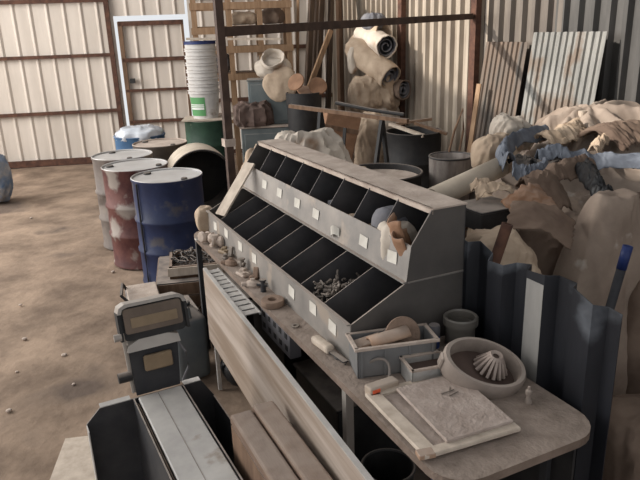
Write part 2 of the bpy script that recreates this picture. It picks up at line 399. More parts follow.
# ================================================================ WORKBENCH
wb = thing('workbench', 'long dusty workbench with a thin board top carrying the grey bin rack', 'workbench', A0, RZ)
def rrect(x0, x1, y0, y1, r, n=6):
    pts = []
    for cx, cy, a in ((x1 - r, y1 - r, 0), (x0 + r, y1 - r, 90), (x0 + r, y0 + r, 180), (x1 - r, y0 + r, 270)):
        for i in range(n + 1):
            b = R(a + 90 * i / n); pts.append((cx + r * math.cos(b), cy + r * math.sin(b)))
    return pts
BZ = .78
MB().prism(rrect(-.085, .49, -.74, 1.93, .11), .028, lambda a, b, k: Vector((a, b, BZ - .028 + k))).build('bench_top', bench_m, wb)
for t, s in ((-.06, 1.85), (.46, 1.85), (-.065, -.12), (.46, -.55)):
    MB().box((t, s, .375), (.03, .03, .75)).build('leg', chrome if (t < 0 and s < 0) else steel_dark, wb)
MB().box((.2, .6, .2), (.5, 2.4, .02)).build('lower_shelf', wood_dark, wb)
MB().box((.2, -.62, .7), (.5, .03, .09)).build('apron', blue_p, wb)
MB().box((.47, .6, .45), (.01, 2.5, .5)).build('back_panel', steel_black, wb)

for i, (s_, h_, lb) in enumerate(((1.45, .34, 'dark filler box under the far end of the workbench'), (.85, .4, 'tall dark filler box under the middle of the workbench'), (.3, .3, 'low dark filler box on the bench shelf left of the bucket'))):
    ub = thing('dark_fill_box', lb, 'box', W(.2, s_, .21), RZ)  # dark boxes added to darken the space under the bench
    openbox(.4, .42, h_, .012).build('box_body', steel_black, ub)
    MB().box((0, 0, h_ + .008), (.42, .44, .016), None, .003).build('box_lid', steel_black, ub)
# ================================================================ BIN RACK
rk = thing('bin_rack', 'long dark grey steel two-tier bin rack with open sloping compartments on the workbench', 'storage rack', W(0, 0, BZ), RZ)
LN, NC = 1.825, 8
lower = [(.012, .0), (.018, .145), (.255, .262), (.275, .402), (.365, .53), (.517, .53), (.517, 0)]
def endplate(s): return MB().prism(lower, .006, lambda a, b, k: Vector((a, s + k, b)))
label_part(endplate(0).build('end_plate', rack_end, rk), 'plain grey end plate nearest the camera')
endplate(LN - .006).build('end_plate', rack_end, rk)
MB().box((.45, -.002, .262), (.13, .004, .006)).box((.33, -.002, .262), (.14, .004, .005)).build('seam', rack_lip, rk)
MB().box((.014, LN / 2, .0725), (.005, LN, .145), rotm(ry=R(2.4))).box((.008, LN / 2, .147), (.016, LN, .005)).build('lower_lip', rack_lip, rk)
MB().box((.266, LN / 2, .333), (.005, LN, .142), rotm(ry=R(8))).box((.252, LN / 2, .263), (.024, LN, .006)).build('upper_lip', rack_lip, rk)
MB().box((.441, LN / 2, .531), (.155, LN + .012, .006)).box((.366, LN / 2, .522), (.005, LN, .024)).build('top_panel', dusty, rk)
MB().box((.515, LN / 2, .265), (.005, LN, .53)).build('back_panel', rack_in, rk)
MB().box((.265, LN / 2, .006), (.5, LN, .006)).build('lower_floor', rack_in, rk)
MB().box((.39, LN / 2, .262), (.25, LN, .005)).build('upper_floor', rack_in, rk)
pit = LN / NC
ld = [(.02, .006), (.02, .143), (.258, .26), (.512, .26), (.512, .006)]
ud = [(.272, .264), (.28, .40), (.368, .526), (.512, .526), (.512, .264)]
for i in range(1, NC):
    MB().prism(ld, .004, lambda a, b, k: Vector((a, i * pit + k, b))).build('lower_divider', rack_in, rk)
    MB().prism(ud, .004, lambda a, b, k: Vector((a, i * pit + k, b))).build('upper_divider', rack_in, rk)
random.seed(3)
for s, z in ((1.481, .345), (1.257, .343), (1.019, .339), (.798, .336), (.335, .33), (.111, .33)):
    MB().box((0, 0, 0), (.0015, .066, .046), rotm(rx=R(random.uniform(-6, 6)), ry=R(8))).build('label_card', card_m, rk, loc=(.2615 + (z - .333) * .14 - .001, s, z))
for s, z in ((1.678, .085), (1.467, .1), (1.227, .092), (1.011, .091), (.537, .082), (.317, .09), (.14, .08)):
    MB().box((0, 0, 0), (.0015, .062, .048), rotm(rx=R(random.uniform(-6, 6)), ry=R(2.4))).build('label_card', card_m, rk, loc=(.0095 + (z - .0725) * .042, s, z))
bl = MB(); bl.grid(lambda u, w: Vector((-.02 * math.sin(u * 3), .07 * (u - .5), .04 * (w - .5) + .012 * math.sin(u * 5))), 8, 4)
label_part(bl.build('label_card', card_m, rk, loc=(.255, .579, .31), solid=.001), 'card curling off the upper lip')

# things in and on the rack
ln = MB().bar((0, 0, 0), (.33, .012, .31), .075, .012, twist=0)
tag(MB().bar(W(.03, 1.62, BZ + .165), W(.262, 1.70, BZ + .43), .085, .012).build('wooden_lath', wood_pale), 'pale wooden lath leaning across the far end of the bin rack', 'lath')
def bin_item(mb, name, m, t, s, z, rot, label, cat, **k):
    o = mb.build(name, m, loc=W(t, s, BZ + z), smooth=True, **k); o.rotation_euler = (rot[0], rot[1], rot[2] + RZ)
    return tag(o, label, cat, 'odds and ends lying in the rack compartments')
def curl(w, h, bend, seed):
    return MB().grid(lambda u, q: Vector(((u - .5) * w, bend * math.sin(u * PI) + .012 * noise.noise(Vector((u * 3, q * 3, seed))), (q) * h + .01 * math.sin(u * 6 + seed))), 14, 8)
bin_item(curl(.13, .15, .045, 1), 'leather_offcut', leather, .345, .14, .32, (R(-14), 0, R(70)), 'taller curled brown offcut standing in the nearest upper compartment', 'offcut', solid=.006)
bin_item(curl(.12, .11, .05, 4), 'leather_offcut', leather, .325, .06, .33, (R(-20), 0, R(50)), 'small curled brown offcut leaning on the near end plate', 'offcut', solid=.006)
bin_item(lump((.13, .12, .2), 5, .25, nu=50, nv=36), 'rag', rag_m, .375, .295, .268, (0, 0, 0), 'grey rag bunched up beside the brown offcuts in the rack', 'rag')
bin_item(lump((.12, .12, .15), 8, .3, nu=50, nv=36), 'paper_scrap', whitecloth, .335, .205, .268, (0, 0, 0), 'crumpled whitish paper between grey rag and brown offcuts', 'paper')
bin_item(MB().lathe([(.03, -.012), (.045, -.012), (.045, .012), (.03, .012), (.03, -.012)], 20), 'ring_bracket', rag_m, .35, .80, .345, (R(80), 0, R(60)), 'grey ring standing in a middle upper compartment of the rack', 'ring')
bin_item(lump((.09, .08, .12), 12, .2, nu=30, nv=20), 'rag', rag_m, .37, .76, .268, (0, 0, 0), 'dark grey rag stuffed beside the ring in the rack', 'rag')
bin_item(MB().box((0, 0, .05), (.11, .07, .10), None, .006), 'wood_block', wood_pale, .2, .62, .012, (R(15), R(-20), R(30)), 'pale wooden block lying in a lower compartment of the rack', 'wood block')
bin_item(lump((.13, .12, .11), 21, .2, nu=30, nv=20), 'paper_scrap', burlap, .35, .52, .268, (0, 0, 0), 'beige paper wad in an upper compartment left of the grey rag', 'paper')
# small fittings heap
bolt = MB().cyl((0, 0, 0), (0, 0, .012), .011, seg=6).cyl((0, 0, .012), (0, 0, .042), .006, seg=8).build('pipe_fitting', iron_pieces)
tag(bolt, 'small grey iron bolt in the heap filling a lower rack compartment', 'bolt', 'iron bolts heaped in the lower rack compartment')
random.seed(11)
bolt.scale = (.75, .75, .75)
for i in range(90):
    o = bolt if i == 0 else bolt.copy()
    if i: C.objects.link(o)
    layer = i // 32
    t = random.uniform(.05, .3 - .05 * layer); s = pit + .03 + random.uniform(0, pit - .06)
    o.location = W(t, s, BZ + .075 + .02 * layer + .16 * t + .015); o.rotation_euler = (random.uniform(0, 6), random.uniform(0, 6), random.uniform(0, 6))
# paper bag over the far end
o = tag(lump((.10, .07, .15), 31, .35, nu=50, nv=36, e=.6).build('paper_bag', burlap, loc=W(-.0, 1.88, BZ), rz=RZ, smooth=True), 'crumpled whitish paper bag pushed against the far end of the rack', 'paper bag')

# ================================================================ SMALL THINGS ALONG THE BENCH EDGE
def knob(): return MB().lathe([(0, 0), (.026, 0), (.028, .012), (.018, .02), (.016, .03), (.03, .042), (.034, .055), (.026, .068), (0, .072)], 18)
k0 = tag(knob().build('wooden_peg', dusty, loc=W(-.035, 1.57, BZ), smooth=True), 'upright dusty peg nearest the rack at the far bench end', 'peg', 'dusty pegs at the far bench end')
for t, s, rot, lb in ((-.06, 1.66, (R(88), 0, R(60)), 'dusty peg lying on its side at the far bench edge'), (-.03, 1.68, (R(85), 0, R(-40)), 'dusty peg lying on its side touching the rack lip'), (-.055, 1.55, (R(92), 0, R(100)), 'dusty peg lying in front of the upright peg')):
    o = k0.copy(); C.objects.link(o); o.location = W(t, s, BZ + .034); o.rotation_euler = rot; o['label'] = lb
tag(MB().tube([(.032 * math.cos(a * PI / 8), .024 * math.sin(a * PI / 8), 0) for a in range(16)], .007, closed=True).build('steel_ring', chrome, loc=W(-.07, 1.73, BZ + .008), rz=RZ, smooth=True), 'pale oval ring overhanging the far bench corner', 'ring')
tag(MB().lathe([(.022, 0), (.05, 0), (.053, .004), (.053, .026), (.05, .03), (.022, .03), (.02, .026), (.02, .004), (.022, 0)], 28).build('tape_roll', abrasive, loc=W(-.05, .62, BZ), smooth=True), 'flat reddish brown ring roll on the bench edge before the lip', 'roll')
tag(MB().lathe([(.008, 0), (.018, 0), (.018, .006), (.008, .006), (.008, 0)], 16).build('washer', iron_pieces, loc=W(-.05, .37, BZ), smooth=True), 'single small washer lying alone on the bench edge', 'washer')
h = thing('scraper', 'dusty wooden handle with thin blade lying at the rack lip', 'hand tool', W(-.04, .2, BZ + .018), RZ + R(96))
MB().box((-.06, 0, 0), (.12, .038, .032), None, .01, 2).build('handle', wood_pale, h)
MB().box((-.17, 0, -.004), (.1, .022, .004)).build('blade', steel_dark, h)
tag(MB().tube([W(-.02, -.02 + .012 * i, BZ + .004).__add__(V * (.012 * math.sin(i * .9))) for i in range(14)], .003, 6).build('wire_piece', steel_black, smooth=True), 'short dark wire lying between scraper and grey bin', 'wire')
random.seed(21)
clut = [(-.03, 1.33, 'bent_bracket', 'bent grey bracket beneath the third label from the far end'), (-.05, 1.22, 'plane_iron', 'rusty casting at the bench edge near the far labels'), (-.02, 1.12, 'valve_body', 'small upright valve body touching the lower lip'), (-.045, 1.04, 'clamp_piece', 'broad dusty casting midway along the bench edge'),
        (-.02, .95, 'pipe_elbow', 'small rusty elbow beside the lip midway'), (-.05, .88, 'flat_bracket', 'flat dusty bracket overhanging the grille'), (-.03, .79, 'hinge_piece', 'dark hinge just behind the flat ring roll'), (-.02, 1.42, 'bushing', 'tiny upright bushing next to the pegs')]
for i, (t, s, nm, lb) in enumerate(clut):
    mb = MB(); r = random.random
    k = i % 4
    if k == 0: mb.box((0, 0, .008), (.07, .03, .014), None, .003).box((.025, 0, .035), (.014, .03, .05), rotm(ry=R(15)), .003).cyl((-.02, 0, .014), (-.02, 0, .03), .012, seg=10)
    elif k == 1: mb.lathe([(0, 0), (.035, 0), (.04, .01), (.03, .024), (.014, .03), (.012, .04), (0, .04)], 14, squash=.7).box((.03, .01, .012), (.05, .025, .018), rotm(rz=R(25)), .004)
    elif k == 2: mb.cyl((0, 0, 0), (0, 0, .055), .014, .011, 12).cyl((-.02, 0, .035), (.03, 0, .035), .010, seg=10).cyl((0, 0, .055), (0, 0, .062), .018, seg=6)
    else: mb.box((0, 0, .009), (.08, .045, .018), rotm(rz=R(20)), .005).box((.02, -.005, .024), (.03, .03, .014), rotm(rz=R(50)), .004).cyl((-.025, 0, .018), (-.025, 0, .026), .013, seg=12)
    tag(mb.build(nm, [iron_pieces, abrasive, iron_pieces, dusty, abrasive, dusty, steel_dark, visor_tan][i], loc=W(t, s, BZ), rz=RZ + r() * 3), lb, 'metal part', 'loose metal parts on the bench edge')

# grey bin with discs
gb = thing('parts_bin', 'grey plastic open bin holding discs, standing before the rack end', 'plastic bin', W(.13, -.1, BZ), RZ + R(-14))
openbox(.29, .12, .115, .005).build('bin_body', plastic_g, gb)
rim = MB()
for y in (-.062, .062): rim.box((0, y, .113), (.31, .012, .01))
for x in (-.148, .148): rim.box((x, 0, .113), (.012, .125, .01))
rim.build('rim', dusty, gb)
for x in (-.13, -.045, .045, .13): MB().box((x, -.0625, .055), (.008, .006, .105)).build('rib', plastic_g, gb)
def gbp(x, y, z): return gb.matrix_basis @ Vector((x, y, z))
bpy.context.view_layer.update()
o = tag(MB().lathe([(.012, 0), (.068, 0), (.07, .003), (.068, .008), (.012, .008), (.012, 0)], 36).build('grinding_disc', abrasive, loc=gb.matrix_world @ Vector((.045, .02, .105)), smooth=True, rot=(R(72), 0, RZ + R(-8))), 'round brown grinding disc standing upright in the grey bin', 'grinding disc')
def halfpipe(r, l, th=.008): return MB().grid(lambda u, w: Vector(((w - .5) * l, r * math.cos(PI * (.1 + .8 * u)), r * math.sin(PI * (.1 + .8 * u)))), 14, 4)
o = tag(halfpipe(.034, .15).build('curved_tile', tile_m, loc=gb.matrix_world @ Vector((-.01, .004, .098)), smooth=True, solid=.008, rot=(0, R(-8), RZ - R(8))), 'curved orange brown tile lying across the grey bin', 'tile')
tag(MB().box((0, 0, 0), (.10, .05, .012), None, .004).build('wood_chip', tile_m, loc=gb.matrix_world @ Vector((-.085, .018, .10)), rot=(R(15), R(-12), RZ - R(14))), 'flat brown piece at the left end inside the grey bin', 'wood piece')

# small metal tray
tr = thing('metal_tray', 'small pale dented tray with dark filling between bin and round housing', 'tray', W(.188, -.232, BZ), RZ + R(-10))
openbox(.15, .10, .066, .004).build('tray_body', grille_m, tr)
MB().box((0, 0, .026), (.138, .088, .03)).build('filling', cone_m, tr)
MB().box((0, -.05, .066), (.156, .01, .008)).box((0, .05, .066), (.156, .01, .008)).box((.074, 0, .066), (.01, .11, .008)).box((-.074, 0, .066), (.01, .11, .008)).build('rolled_rim', dusty, tr)
# spray can leaning
sc_ = thing('spray_can', 'small can with blue band leaning behind the grey bin', 'can', W(.345, -.055, BZ), RZ)
MB().lathe([(0, 0), (.022, 0), (.023, .004), (.023, .05), (0, .05)], 20).build('can_body', cap_blue, sc_, smooth=True)
MB().lathe([(.0232, .05), (.0232, .085), (.02, .092), (0, .092)], 20).build('cap', can_m, sc_, smooth=True)
# jar
jr_ = thing('jar', 'dusty round jar with thick rolled rim near the corrugated sheet', 'jar', W(.445, -.085, BZ), RZ)
MB().lathe([(0, 0), (.052, 0), (.056, .006), (.056, .085), (.05, .085), (.05, .01), (0, .01)], 32).build('jar_body', glass_m, jr_, smooth=True)
MB().lathe([(.056, .083), (.066, .087), (.066, .115), (.06, .12), (.053, .115), (.053, .088), (.056, .083)], 32).build('rim', glass_m, jr_, smooth=True)
# motor housing with ribbed cone
mh = thing('motor_housing', 'round dusty cast housing with a ribbed cone inside, tipped on the bench', 'motor housing', W(.335, -.35, BZ + .055), RZ, rot=(R(16), R(14), RZ + R(-25)))
MB().lathe([(.118, -.035), (.14, -.035), (.145, -.02), (.145, .025), (.139, .035), (.126, .035), (.120, .02), (.118, -.035)], 48, squash=.82).build('ring', housing_m, mh, smooth=True)
MB().lathe([(.118, -.03), (.0, -.03), (0, -.02), (.119, -.018)], 40, squash=.82).build('base_plate', cone_m, mh, smooth=True)
MB().lathe([(.046, -.018), (.044, .0), (.018, .044), (0, .046)], 30, c=(.035, .02, 0)).build('cone', cone_m, mh, smooth=True)
for i in range(16):
    a = 2 * PI * i / 16
    MB().bar((.035 + .056 * math.cos(a), .02 + .056 * math.sin(a), -.01), (.035 + .016 * math.cos(a), .02 + .016 * math.sin(a), .052), .009, .012).build('fin', vane_m, mh)
MB().box((-.142, 0, 0), (.02, .04, .05), None, .005).box((.14, .03, -.01), (.03, .03, .03), None, .005).build('lug', housing_m, mh)
va = thing('small_valve', 'little upright valve on the bench right of the dusty board', 'valve', W(.385, -.52, BZ), RZ)
MB().lathe([(0, 0), (.012, 0), (.012, .012), (.007, .018), (.007, .03), (.011, .034), (.011, .044), (.005, .05), (.005, .06), (0, .062)], 14).build('valve_body', housing_m, va, smooth=True)
# adapter and cable
adp = thing('power_adapter', 'beige block with an orange end face and looped grey cable', 'adapter', W(-.0, -.245, BZ), RZ + R(4))
MB().box((0, 0, .022), (.115, .042, .042), None, .006, 2).build('block', adapter_m, adp)
MB().box((-.036, -.0215, .02), (.03, .002, .034)).build('orange_face', orange_m, adp)
MB().tube([Vector((.045 + .02 * math.sin(i * .5), .02 + .011 * i, .028 + .05 * math.sin(min(PI, i * .3)))) for i in range(11)], .005, 8).build('cable', cable_m, adp, smooth=True)
# frame and board
fm = thing('picture_frame', 'dusty pale wooden frame lying on the near bench end under a board', 'frame', W(.085, -.44, BZ + .006), RZ + R(-4))
MB().box((0, 0, .004), (.3, .31, .006)).build('backing', particle, fm)
for c, s_ in (((-.135, 0, .011), (.05, .36, .014)), ((.155, 0, .011), (.04, .36, .014)), ((.01, -.17, .011), (.33, .035, .015)), ((.01, .17, .011), (.33, .035, .014))):
    MB().box(c, s_, rotm(rz=R(2) if s_[1] > .2 and c[0] < 0 else 0), .003).build('rail', wood_pale, fm)
MB().box((-.142, -.17, .011), (.05, .034, .0155), rotm(rz=R(-8)), .002).build('corner_joint', tile_m, fm)
db = thing('dusty_board', 'square dust-covered board with a nail lying over the pale frame', 'board', W(.132, -.455, BZ + .033), RZ + R(-3), rot=(R(2.0), R(0), RZ + R(-3)))
MB().box((0, 0, 0), (.235, .30, .012), None, .002).build('panel', particle, db)
MB().cyl((.03, .06, .006), (.03, .06, .022), .003, seg=8).cyl((-.005, .055, .009), (.045, .06, .009), .0022, seg=6).cyl((.01, .035, .009), (.05, .045, .009), .0022, seg=6).build('nail', iron_pieces, db)

# grille beside the bench, panel in front
gr = thing('wire_grille', 'galvanised barred grille lying between bench edge and streaked panel', 'grille', W(-.13, 1.0, .73), RZ)
for x in (-.036, .036): MB().box((x, 0, 0), (.008, .66, .012)).build('side_rail', grille_m, gr)
for i in range(11): MB().box((0, -.3 + .06 * i, .002), (.074, .044, .004)).build('slat', grille_m, gr)
pn = thing('streaked_panel', 'long pale brown streaked panel on thin legs in front of the workbench', 'panel', (0, 0, 0))
a_, b_ = W(-.162, 1.345, 0), W(-.25, -1.15, 0)
dv = (b_ - a_).normalized(); pang = math.atan2(-dv.y, -dv.x)
pn.location = a_; pn.rotation_euler = (0, 0, pang + PI); LP = (b_ - a_).length
MB().box((LP / 2, 0, .53), (LP, .018, .42)).build('panel_face', panel_m, pn)
MB().box((LP / 2, 0, .742), (LP, .019, .006)).build('top_edging', grille_m, pn)
for x in (.02, LP - .1): MB().box((x, .02, .185), (.02, .02, .37)).build('leg', grille_m, pn)
# perforated block under bench
pbk = MB().box((0, 0, 0), (.05, .34, .13))
pk = thing('perforated_block', 'pale block with square dark holes under the bench edge', 'block', W(-.045, .56, .687), RZ)
pbk.build('block', can_m, pk)
for i in range(5):
    for j in range(2): MB().box((-.0255, -.13 + .065 * i, -.028 + .056 * j), (.003, .026, .026)).build('hole', steel_black, pk)
MB().box((.02, 0, .067), (.02, .1, .01)).build('hanger', steel_dark, pk)
# bucket below the bench
q = G(388, 466, .42)
bu = thing('black_bucket', 'black round bucket on the shelf under the near bench end', 'bucket', (q.x, q.y, .0))
MB().lathe([(0, 0), (.075, 0), (.095, .4), (.1, .42), (.092, .42), (.07, .06), (0, .06)], 28).build('bucket_body', steel_black, bu, smooth=True)
MB().tube([(.097 * math.cos(i * PI / 14), .097 * math.sin(i * PI / 14), .42) for i in range(28)], .006, 6, True).build('rim', steel_dark, bu, smooth=True)

# ================================================================ FOREGROUND MACHINE
mo = G(160, 391, .5)
mc = thing('sheet_metal_machine', 'dark sheet metal machine with a pale board bed and brown visor', 'machine', (mo.x, mo.y, 0), RZ + R(2))
MB().box((0, -.55, .49), (.185, 1.1, .02), None, .004).build('bed_board', white_board, mc)
MB().box((-.01, -.55, .5005), (.002, 1.08, .002)).build('bed_joint', steel_dark, mc)
for x in (-.112, .1): MB().box((x, -.55, .25), (.006, 1.1, .5)).build('side_plate', steel_dark, mc)
MB().box((-.098, -.55, .25), (.004, 1.06, .46)).build('bed_side', wood_dark, mc)
MB().prism([(-.31, 0), (-.31, .43), (-.25, .49), (.185, .49), (.238, .4), (.238, 0)], .008, lambda a, b, k: Vector((a, .012 + k, b))).build('back_plate', steel_dark, mc)
for x_, w_ in ((-.185, .125), (.145, .075)): MB().box((x_, .028, .492), (w_, .034, .004)).build('top_flange', white_board, mc)
MB().box((.236, -.1, .2), (.006, .22, .4)).build('side_flange', steel_dark, mc)
MB().box((-.31, -.02, .215), (.004, .06, .43)).build('side_flange', grille_m, mc)
MB().prism([(-.092, .49), (-.1, .71), (-.08, .725), (.1, .725), (.112, .71), (.097, .49)], .01, lambda a, b, k: Vector((a, .03 + k + (b - .49) * .1, b))).build('upright_plate', steel_dark, mc)
MB().prism([(-.106, .70), (-.098, .725), (-.05, .742), (.07, .742), (.114, .73), (.118, .70)], .05, lambda a, b, k: Vector((a, .02 + k + (b - .70) * .5, b))).build('pale_cap', chrome, mc)
MB().box((.015, .03, .63), (.12, .022, .07), rotm(rx=R(-6)), .006).build('tan_plate', visor_tan, mc)
MB().tube([(-.1, .05, .5), (-.108, .05, .70), (-.115, .05, .78)], .009, 8).build('arm', chrome, mc, smooth=True)
MB().tube([(.112, .04, .5), (.14, .03, .56), (.135, .03, .64), (.11, .04, .69)], .005, 8).build('hose', can_m, mc, smooth=True)
MB().cyl((-.15, .04, .77), (-.12, .04, .77), .016, seg=14).build('pivot_knob', chrome, mc, smooth=True)
MB().cyl((-.155, .05, .58), (-.1, .05, .58), .022, seg=12).build('side_knob', steel_black, mc, smooth=True)
vq = rotm(rx=R(-14))
def vp(a, b, k): return Vector((.022, .06, .815)) + vq @ Vector((a, k, b))
MB().prism(rrect(-.135, .135, -.075, .075, .025, 4), .06, lambda a, b, k: vp(a, b, k)).build('visor_housing', steel_black, mc)
hood = [(-.142, -.01)] + [(x, z) for x, z in rrect(-.142, .142, -.2, .082, .035, 6)[7:14][::-1]][:0]
pts = [(-.146, -.03), (-.146, .045), (-.135, .072), (-.11, .084), (.11, .084), (.135, .072), (.146, .045), (.146, -.03)]
inn = [(x * .93, z - .012) for x, z in pts][::-1]
MB().prism(pts[1:7] + [(.13, .045), (.122, .064), (.10, .07), (-.10, .07), (-.122, .064), (-.13, .045)], .085, lambda a, b, k: vp(a, b, k - .02)).build('pale_hood', chrome, mc)
for x in (-.14, .14): MB().prism([(x - .006, -.07), (x - .006, .05), (x + .006, .05), (x + .006, -.07)], .075, lambda a, b, k: vp(a, b, k - .015)).build('side_cheek', steel_black, mc)
MB().prism(rrect(-.122, .122, -.045, .062, .012, 3), .008, lambda a, b, k: vp(a, b, k - .01)).build('visor_glass', visor_m, mc)
MB().prism(rrect(-.095, .1, -.022, .02, .003, 2), .003, lambda a, b, k: vp(a, b, k - .0135)).build('visor_strip', visor_tan, mc)

# pale sheet on ground
q = G(75, 470, 0)
tag(MB().box((0, 0, .006), (.5, .8, .012)).build('pale_board', wood_pale, loc=G(92, 478, 0) + Vector((.07, -.06, 0)), rz=R(8)), 'pale flat board lying on the dirt left of the machine', 'board')

# plank bench
po = G(252, 408, .62)
pk2 = thing('plank_bench', 'low dusty bench of two brown planks between machine and panel', 'bench', (po.x, po.y, 0), RZ)
MB().box((-.046, -.55, .60), (.086, 1.1, .04), None, .012, 3).build('plank', wood_seat, pk2)
MB().box((.045, -.54, .607), (.086, 1.1, .04), None, .012, 3).build('plank', wood_seat, pk2)
MB().box((-.078, -.54, .42), (.02, 1.06, .32)).build('side_board', wood_dark, pk2)
for x, y in ((-.06, -.06), (.06, -.06), (-.06, -1.02), (.06, -1.02)): MB().box((x, y, .29), (.04, .04, .58)).build('leg', wood_dark, pk2)

for i, (px_, py_, z_, sz_, lb) in enumerate(((238, 392, 0, (.3, .26, .2), 'black rag heap on the ground below the streaked panel'), (226, 360, 0, (.26, .24, .3), 'dark bundle on the ground behind the streaked panel leg'))):
    g_ = G(px_, py_, z_); tag(lump(sz_, 160 + i, .25, nu=50, nv=30).build('dark_rag', black_film, loc=g_ + Vector((.06, .12, 0)), smooth=True), lb, 'rag')
# jerrycan, crate, box
jp = G(194, 382, 0)
jc = thing('jerrycan', 'dusty grey green plastic jerrycan standing beside the streaked panel', 'jerrycan', (jp.x - .05, jp.y + .12, 0), RZ + R(6))
MB().box((0, 0, .2), (.2, .26, .4), None, .035, 3).build('can_body', jerry_m, jc, smooth=True)
MB().tube([(0, -.1, .395), (0, -.085, .44), (0, .03, .44), (0, .05, .395)], .018, 10).build('handle', jerry_m, jc, smooth=True)
MB().tube([(.05 * math.cos(i * PI / 8) * 1.3, .09 + .03 * math.sin(i * PI / 8), .41) for i in range(16)], .016, 8, True).build('neck', jerry_m, jc, smooth=True)
bp_ = Vector((-.93, 4.5, 0))
bs = thing('wooden_crate', 'dark wooden crate under the tray of wire beside the blue drum', 'crate', bp_, RZ + R(-14))
for i in range(3): MB().box((0, -.3, .05 + .1 * i), (.56, .02, .085)).build('side_slat', wood_dark, bs)
for i in range(3): MB().box((-.28, 0, .05 + .1 * i), (.02, .6, .085)).build('end_slat', wood_dark, bs)
MB().box((0, 0, .29), (.56, .6, .02)).build('lid', steel_dark, bs)
for x, y in ((-.25, -.27), (.25, -.27), (-.25, .27), (.25, .27)): MB().box((x, y, .14), (.04, .04, .28)).build('corner_post', wood_dark, bs)
wt = thing('wire_tray', 'shallow wooden tray full of tangled dark wire', 'tray', bp_ + Vector((.0, -.05, .30)), RZ + R(-14))
openbox(.36, .36, .09, .02).build('tray_body', wood_dark, wt)
MB().box((0, -.185, .055), (.38, .02, .06)).build('front_board', wood_pale, wt)
random.seed(5)
w_ = MB()
for i in range(46):
    x, y, z = random.uniform(-.14, .14), random.uniform(-.14, .14), random.uniform(.03, .12)
    a = random.uniform(0, 6)
    pts = [(x + .05 * j * math.cos(a + .5 * math.sin(j + i)) * .6, y + .05 * j * math.sin(a + .4 * math.cos(j * 1.3 + i)) * .6, z + .012 * math.sin(j * 1.7 + i)) for j in range(-3, 4)]
    w_.tube([(max(-.165, min(.165, p[0])), max(-.165, min(.165, p[1])), max(.028, p[2])) for p in pts], .005, 5)
o = w_.build('tangled_wire', steel_dark, loc=wt.location + Vector((0, 0, .0)), rz=RZ + R(-14)); tag(o, 'tangle of dark wire heaped in the wooden tray', 'wire', kind='stuff')
bx = thing('battery', 'grey box battery with dusty pale top left of the wire tray', 'battery', G(152, 296, .0) + Vector((-.03, .3, 0)), RZ + R(-6))
bx.location = Vector((-1.2, 3.98, 0))
MB().box((0, 0, .15), (.22, .34, .3), None, .012).build('case', steel_dark, bx)
MB().box((0, 0, .31), (.2, .32, .02), None, .004).build('lid', dusty, bx)
MB().tube([(-.1, -.12, .31), (-.14, -.12, .36), (-.12, .1, .36), (-.1, .12, .31)], .01, 6).build('handle', steel_black, bx, smooth=True)
b2 = thing('dark_toolbox', 'dark box on the ground in front of the wire tray', 'box', Vector((-.93, 3.86, 0)), RZ)
MB().box((0, 0, .13), (.2, .3, .26), None, .01).build('case', steel_dark, b2)
MB().box((0, 0, .265), (.18, .28, .012), None, .004).build('lid', steel_dark, b2)

# ================================================================ DRUMS
def drum(label, loc, body, lid=None, r=.285, h=.88, opened=False, rot=None, inner=None, rz=0, group='steel drums'):
    d = thing('steel_drum', label, 'drum', loc, rz, group, rot)
    pr_ = [(r - .012, 0), (r, .004), (r, .018), (r - .008, .03)]
    for zc in (.33, .62):
        pr_ += [(r - .008, h * zc - .025), (r + .004, h * zc - .008), (r + .004, h * zc + .008), (r - .008, h * zc + .025)]
    pr_ += [(r - .008, h - .03), (r, h - .018), (r, h - .002), (r - .006, h)]
    if opened:
        pr_ += [(r - .014, h - .004), (r - .016, .03), (0, .03)]
        pr_ = [(0, 0)] + pr_
        MB().lathe(pr_, 44).build('drum_body', body, d, smooth=True)
        MB().lathe([(r + .002, h - .012), (r + .006, h - .004), (r, h + .004), (r - .012, h + .002), (r - .015, h - .01)], 44).build('rim', inner or body, d, smooth=True)
    else:
        pr_ = [(0, 0)] + pr_ + [(r - .012, h - .012)]
        MB().lathe(pr_, 44).build('drum_body', body, d, smooth=True)
        MB().lathe([(0, h - .012), (r - .011, h - .012), (r - .012, h - .001), (r - .004, h + .002), (r - .0, h - .004)], 44).build('lid', lid or lid_m, d, smooth=True)
        for a, rr in ((2.6, .026), (5.6, .02)):
            MB().lathe([(rr + .006, 0), (rr + .006, .01), (rr, .016), (0, .014)], 16, c=((r - .07) * math.cos(a), (r - .07) * math.sin(a), h - .012)).build('bung', steel_black, d, smooth=True)
    return d
bd = drum('blue steel drum with pale lid nearest the workbench', (-1.215, 5.07, 0), blue_p)
MB().tube([(.288 * math.cos(a) , .288 * math.sin(a), z) for a, z in ((R(228), .86), (R(228), .6), (R(229), .3), (R(229), .05))], .008, 6).build('strap', steel_black, bd)
drum('red drum with peeling white patches and pale lid', (-1.6, 5.55, 0), red_p, rz=.6)
drum('grey brown drum leftmost of the lidded drums', (-1.86, 6.08, 0), grey_p, rz=-.3)
rb = drum('faded blue open drum at the back by the tin wall', (-2.02, 7.35, 0), rearblue_p, opened=True)
drum('dirty brown drum with dusty brown lid behind the red drum', (-1.66, 6.78, 0), brown_p, lid=dusty, h=.87)
gd = drum('green drum carrying the stack of white buckets', (-1.47, 8.7, 0), green_p, lid=dusty, h=.86, r=.30)
sp_ = D(203, 183, 5.85); ax = Vector((-.3, .95, 0)).normalized()
sdm = drum('short cream open drum lying on its side, dark mouth towards the bench', sp_ + ax * .44, cream_p, opened=True, r=.31, h=.44, inner=steel_black, rot=(-ax).to_track_quat('Z', 'Y').to_euler())
[c_ for c_ in bpy.data.objects if c_.parent == sdm and c_.name.startswith('drum_body')][0].data.materials.append(steel_black)
